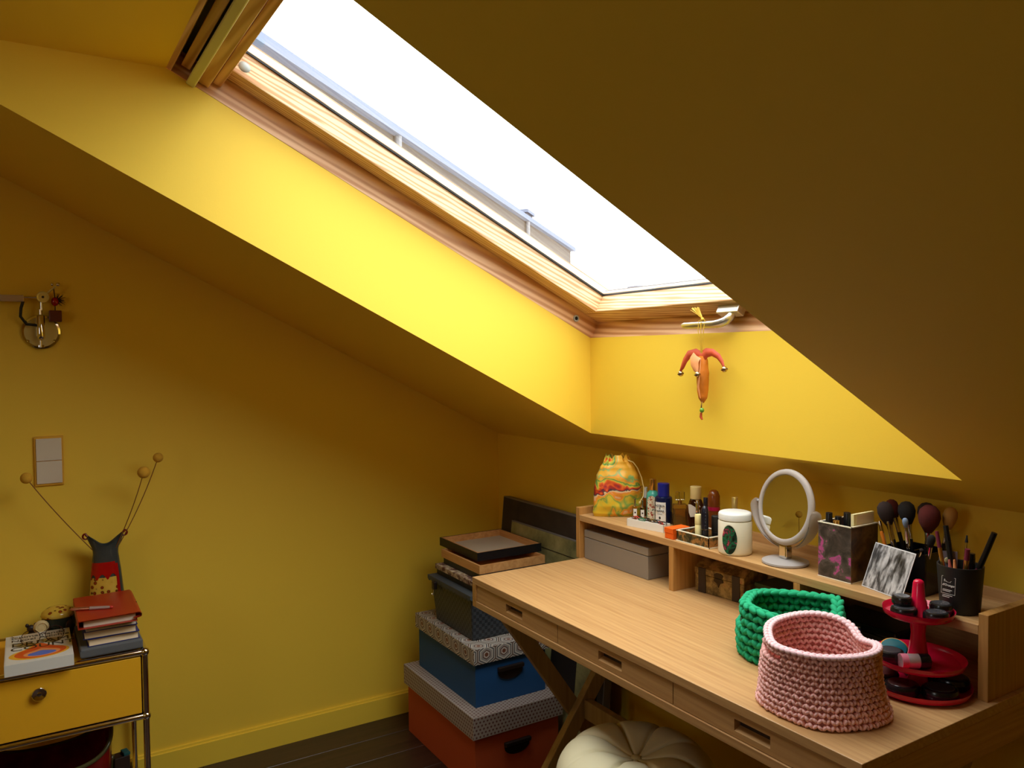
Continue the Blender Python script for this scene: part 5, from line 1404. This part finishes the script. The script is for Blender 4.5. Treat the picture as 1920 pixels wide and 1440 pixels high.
compact('thick round black compact at the left of the middle tier', -0.052, 0.000, 0.0525, 0.0240, 0.022, 'compact_window')
compact('black wedge compact at the left front of the top tier', -0.034, 0.014, 0.1422, 0.0210, 0.018, 'compact_window', 1.12, 40)
compact('small black round pot stacked on the left compact of the top tier', -0.032, 0.002, 0.1612, 0.0180, 0.016, 'compact_window')
compact('black oblong compact at the front of the top tier', 0.012, 0.040, 0.1422, 0.0190, 0.017, 'compact_window', 1.2, 58)
compact('round black compact at the right of the top tier', 0.039, 0.006, 0.1422, 0.0200, 0.022, 'compact_window')
tm_ = thing('round_mirror_compact', 'teal round compact with gold edge tilted on the middle tier', 'compact', spot(-0.026, -0.042, 0.055), 0, CG)
tm_.matrix_world = T(*spot(-0.024, -0.044, 0.0565)) @ RZ(40) @ RX(28)
MB().lathe([(0, 0), (0.024, 0), (0.025, 0.002), (0.025, 0.006), (0, 0.006)], 36).build('case', 'gold', tm_, smooth=40)
MB().lathe([(0, 0.006), (0.0235, 0.006), (0.022, 0.008), (0, 0.009)], 36).build('cover', 'compact_teal', tm_, smooth=40)
pp = thing('pigment_pot', 'pink and silver pigment pot with black lid lying on the middle tier', 'pot', spot(-0.016, 0.036, 0.0660), 0)
pp.matrix_world = T(*spot(-0.050, 0.034, 0.0655)) @ RZ(55) @ RY(90)
MB().lathe([(0, 0), (0.0125, 0), (0.0132, 0.001), (0.0132, 0.032), (0, 0.032)], 28).build('pot_glass', 'pot_silver', pp, smooth=40)
MB().lathe([(0.01335, 0.0), (0.01335, 0.012)], 28, None).build('powder', 'pot_pink', pp, smooth=40)
MB().lathe([(0, 0.0325), (0.0136, 0.0325), (0.0136, 0.050), (0.0125, 0.0515), (0, 0.0515)], 28).build('pot_lid', 'compact_black', pp, smooth=40)
fm = thing('pink_sample_card', 'small pale pink square card at the back of the top tier', 'card', spot(0.030, -0.036, 0.1435), 50)
fm.matrix_world = T(*spot(0.020, -0.042, 0.1435)) @ RZ(35) @ RX(14)
MB().box(-0.014, 0.014, -0.009, 0.009, 0, 0.0012).build('card', 'pot_pink', fm)
MB().box(-0.012, 0.012, -0.007, 0.007, 0.0012, 0.0016).build('gloss_patch', 'photo_white', fm)

# ---------------------------------------------------------------- leather ornament hanging from the window lever
JX, JY = 1.360, -0.1775
je = thing('jester_ornament', 'orange leather ornament with belled flaps hanging from the window handle', 'ornament', (JX, JY, 1.228), 0)
def J(x, z, y=0.0): return (x-JX, y, z-1.228)
for k, (dx0, dx1) in enumerate(((-0.012, -0.002), (-0.001, 0.001), (0.010, 0.003))):
    MB().tube([J(JX+dx0, 1.4868, -0.006 if k != 1 else -0.009), J(JX+dx0*0.9, 1.462, -0.010), J(JX+dx1*1.4, 1.425, -0.010), J(JX+dx1, 1.392, -0.008)], 0.0011, 6).build('cord', 'cord_gold', je, smooth=60)
MB().tube([J(JX-0.012, 1.4868, -0.006), J(JX-0.006, 1.4885, -0.002), J(JX+0.004, 1.4885, -0.002), J(JX+0.010, 1.4868, -0.006)], 0.0012, 6).build('cord_loop', 'cord_gold', je, smooth=60)
ts_ = MB()
for k in range(26):
    a = random.uniform(-1, 1); b2 = random.uniform(-1, 1)
    ts_.tube([J(JX+0.0, 1.4905, -0.003), J(JX-0.012+0.005*a, 1.505, -0.006+0.004*b2), J(JX-0.026+0.012*a, 1.520+0.004*b2, -0.008+0.006*b2)], [0.0011, 0.0009, 0.0005], 5)
o = ts_.build('tassel', 'cord_gold', je); o['kind'] = 'stuff'
MB().ell(J(JX-0.001, 1.4905, -0.003), 0.005, 0.005, 0.005).build('tassel_knot', 'cord_gold', je, smooth=180)
def bodyf(u, v):
    th = 2*PI*u
    z = 1.395 - 0.122*v
    r = 0.0050 + 0.0125*math.sin(PI*min(1, 0.12+v*0.80))**0.7
    if v > 0.9: r *= 1 - (v-0.9)*6.5
    r = max(r, 0.002)
    r += 0.0020*noise.noise(Vector((math.cos(th)*2, math.sin(th)*2, v*7)))
    return J(JX + r*math.cos(th), z, r*0.8*math.sin(th) - 0.004)
MB().grid(bodyf, 28, 34, None, True).build('leather_roll', 'leather_orange', je, smooth=180)
MB().tube([J(JX+0.004, 1.390, -0.0145), J(JX+0.003, 1.35, -0.0175), J(JX-0.002, 1.315, -0.0180), J(JX+0.003, 1.285, -0.0155)], [0.001, 0.0022, 0.003, 0.001], 6).build('seam', 'leather_peach', je, smooth=60)
def flap(pts, ws, mat):
    # ribbon with a slight fold
    mb = MB(); vs = []; n = len(pts)
    for i, ((x, z, y), w_) in enumerate(zip(pts, ws)):
        a = pts[max(0, i-1)]; b2 = pts[min(n-1, i+1)]
        t = Vector((b2[0]-a[0], 0, b2[1]-a[1])).normalized(); p = Vector((-t.z, 0, t.x))
        for k in range(5):
            q = (k-2)/2.0
            vs.append(Vector(J(x, z, y)) + p*w_*q + Vector((0, -0.004*(1-abs(q)), 0)))
    fs = [(i*5+k, i*5+k+1, (i+1)*5+k+1, (i+1)*5+k) for i in range(n-1) for k in range(4)]
    mb.add(vs, fs).build('hat_flap', mat, je, smooth=180, solid=0.0016)
flap([(1.362, 1.392, -0.006), (1.340, 1.402, -0.008), (1.318, 1.400, -0.010), (1.303, 1.384, -0.010), (1.293, 1.366, -0.010), (1.286, 1.356, -0.010)], [0.012, 0.013, 0.010, 0.008, 0.006, 0.002], 'leather_red')
flap([(1.350, 1.396, -0.012), (1.345, 1.388, -0.016), (1.346, 1.374, -0.018), (1.352, 1.360, -0.018), (1.357, 1.354, -0.018)], [0.016, 0.017, 0.014, 0.009, 0.002], 'leather_peach')
flap([(1.362, 1.394, -0.006), (1.378, 1.404, -0.006), (1.398, 1.404, -0.006), (1.418, 1.394, -0.006), (1.430, 1.380, -0.006), (1.436, 1.368, -0.006)], [0.013, 0.012, 0.009, 0.007, 0.005, 0.002], 'leather_red')
for (x, z, y) in ((1.285, 1.3485, -0.010), (1.357, 1.3475, -0.0195), (1.437, 1.3615, -0.006)):
    bl = MB().ell(J(x, z, y), 0.0078, 0.0078, 0.0078, None, 16, 12).build('bell', 'bell_brass', je, smooth=180)
    MB().tube([Vector(J(x, z, y)) + Vector((0.0079*math.cos(t), 0.0079*math.sin(t), -0.001+0.002*math.cos(t))) for t in [2*PI*k/18 for k in range(18)]], 0.0009, 6, True).build('slot_band', 'ink_black', bl)
MB().tube([J(JX+0.002, 1.276, -0.008), J(JX+0.003, 1.266, -0.012), J(JX+0.001, 1.257, -0.010)], 0.0016, 6).build('wire', 'bell_brass', je, smooth=60)
MB().ell(J(JX+0.003, 1.254, -0.010), 0.0062, 0.0062, 0.0066).build('green_bead', 'bead_green', je, smooth=180)
MB().tube([J(JX-0.002, 1.247, -0.008), J(JX-0.003, 1.236, -0.008), J(JX+0.002, 1.2295, -0.008)], [0.003, 0.0036, 0.0022], 8).build('leather_tip', 'leather_red', je, smooth=60)
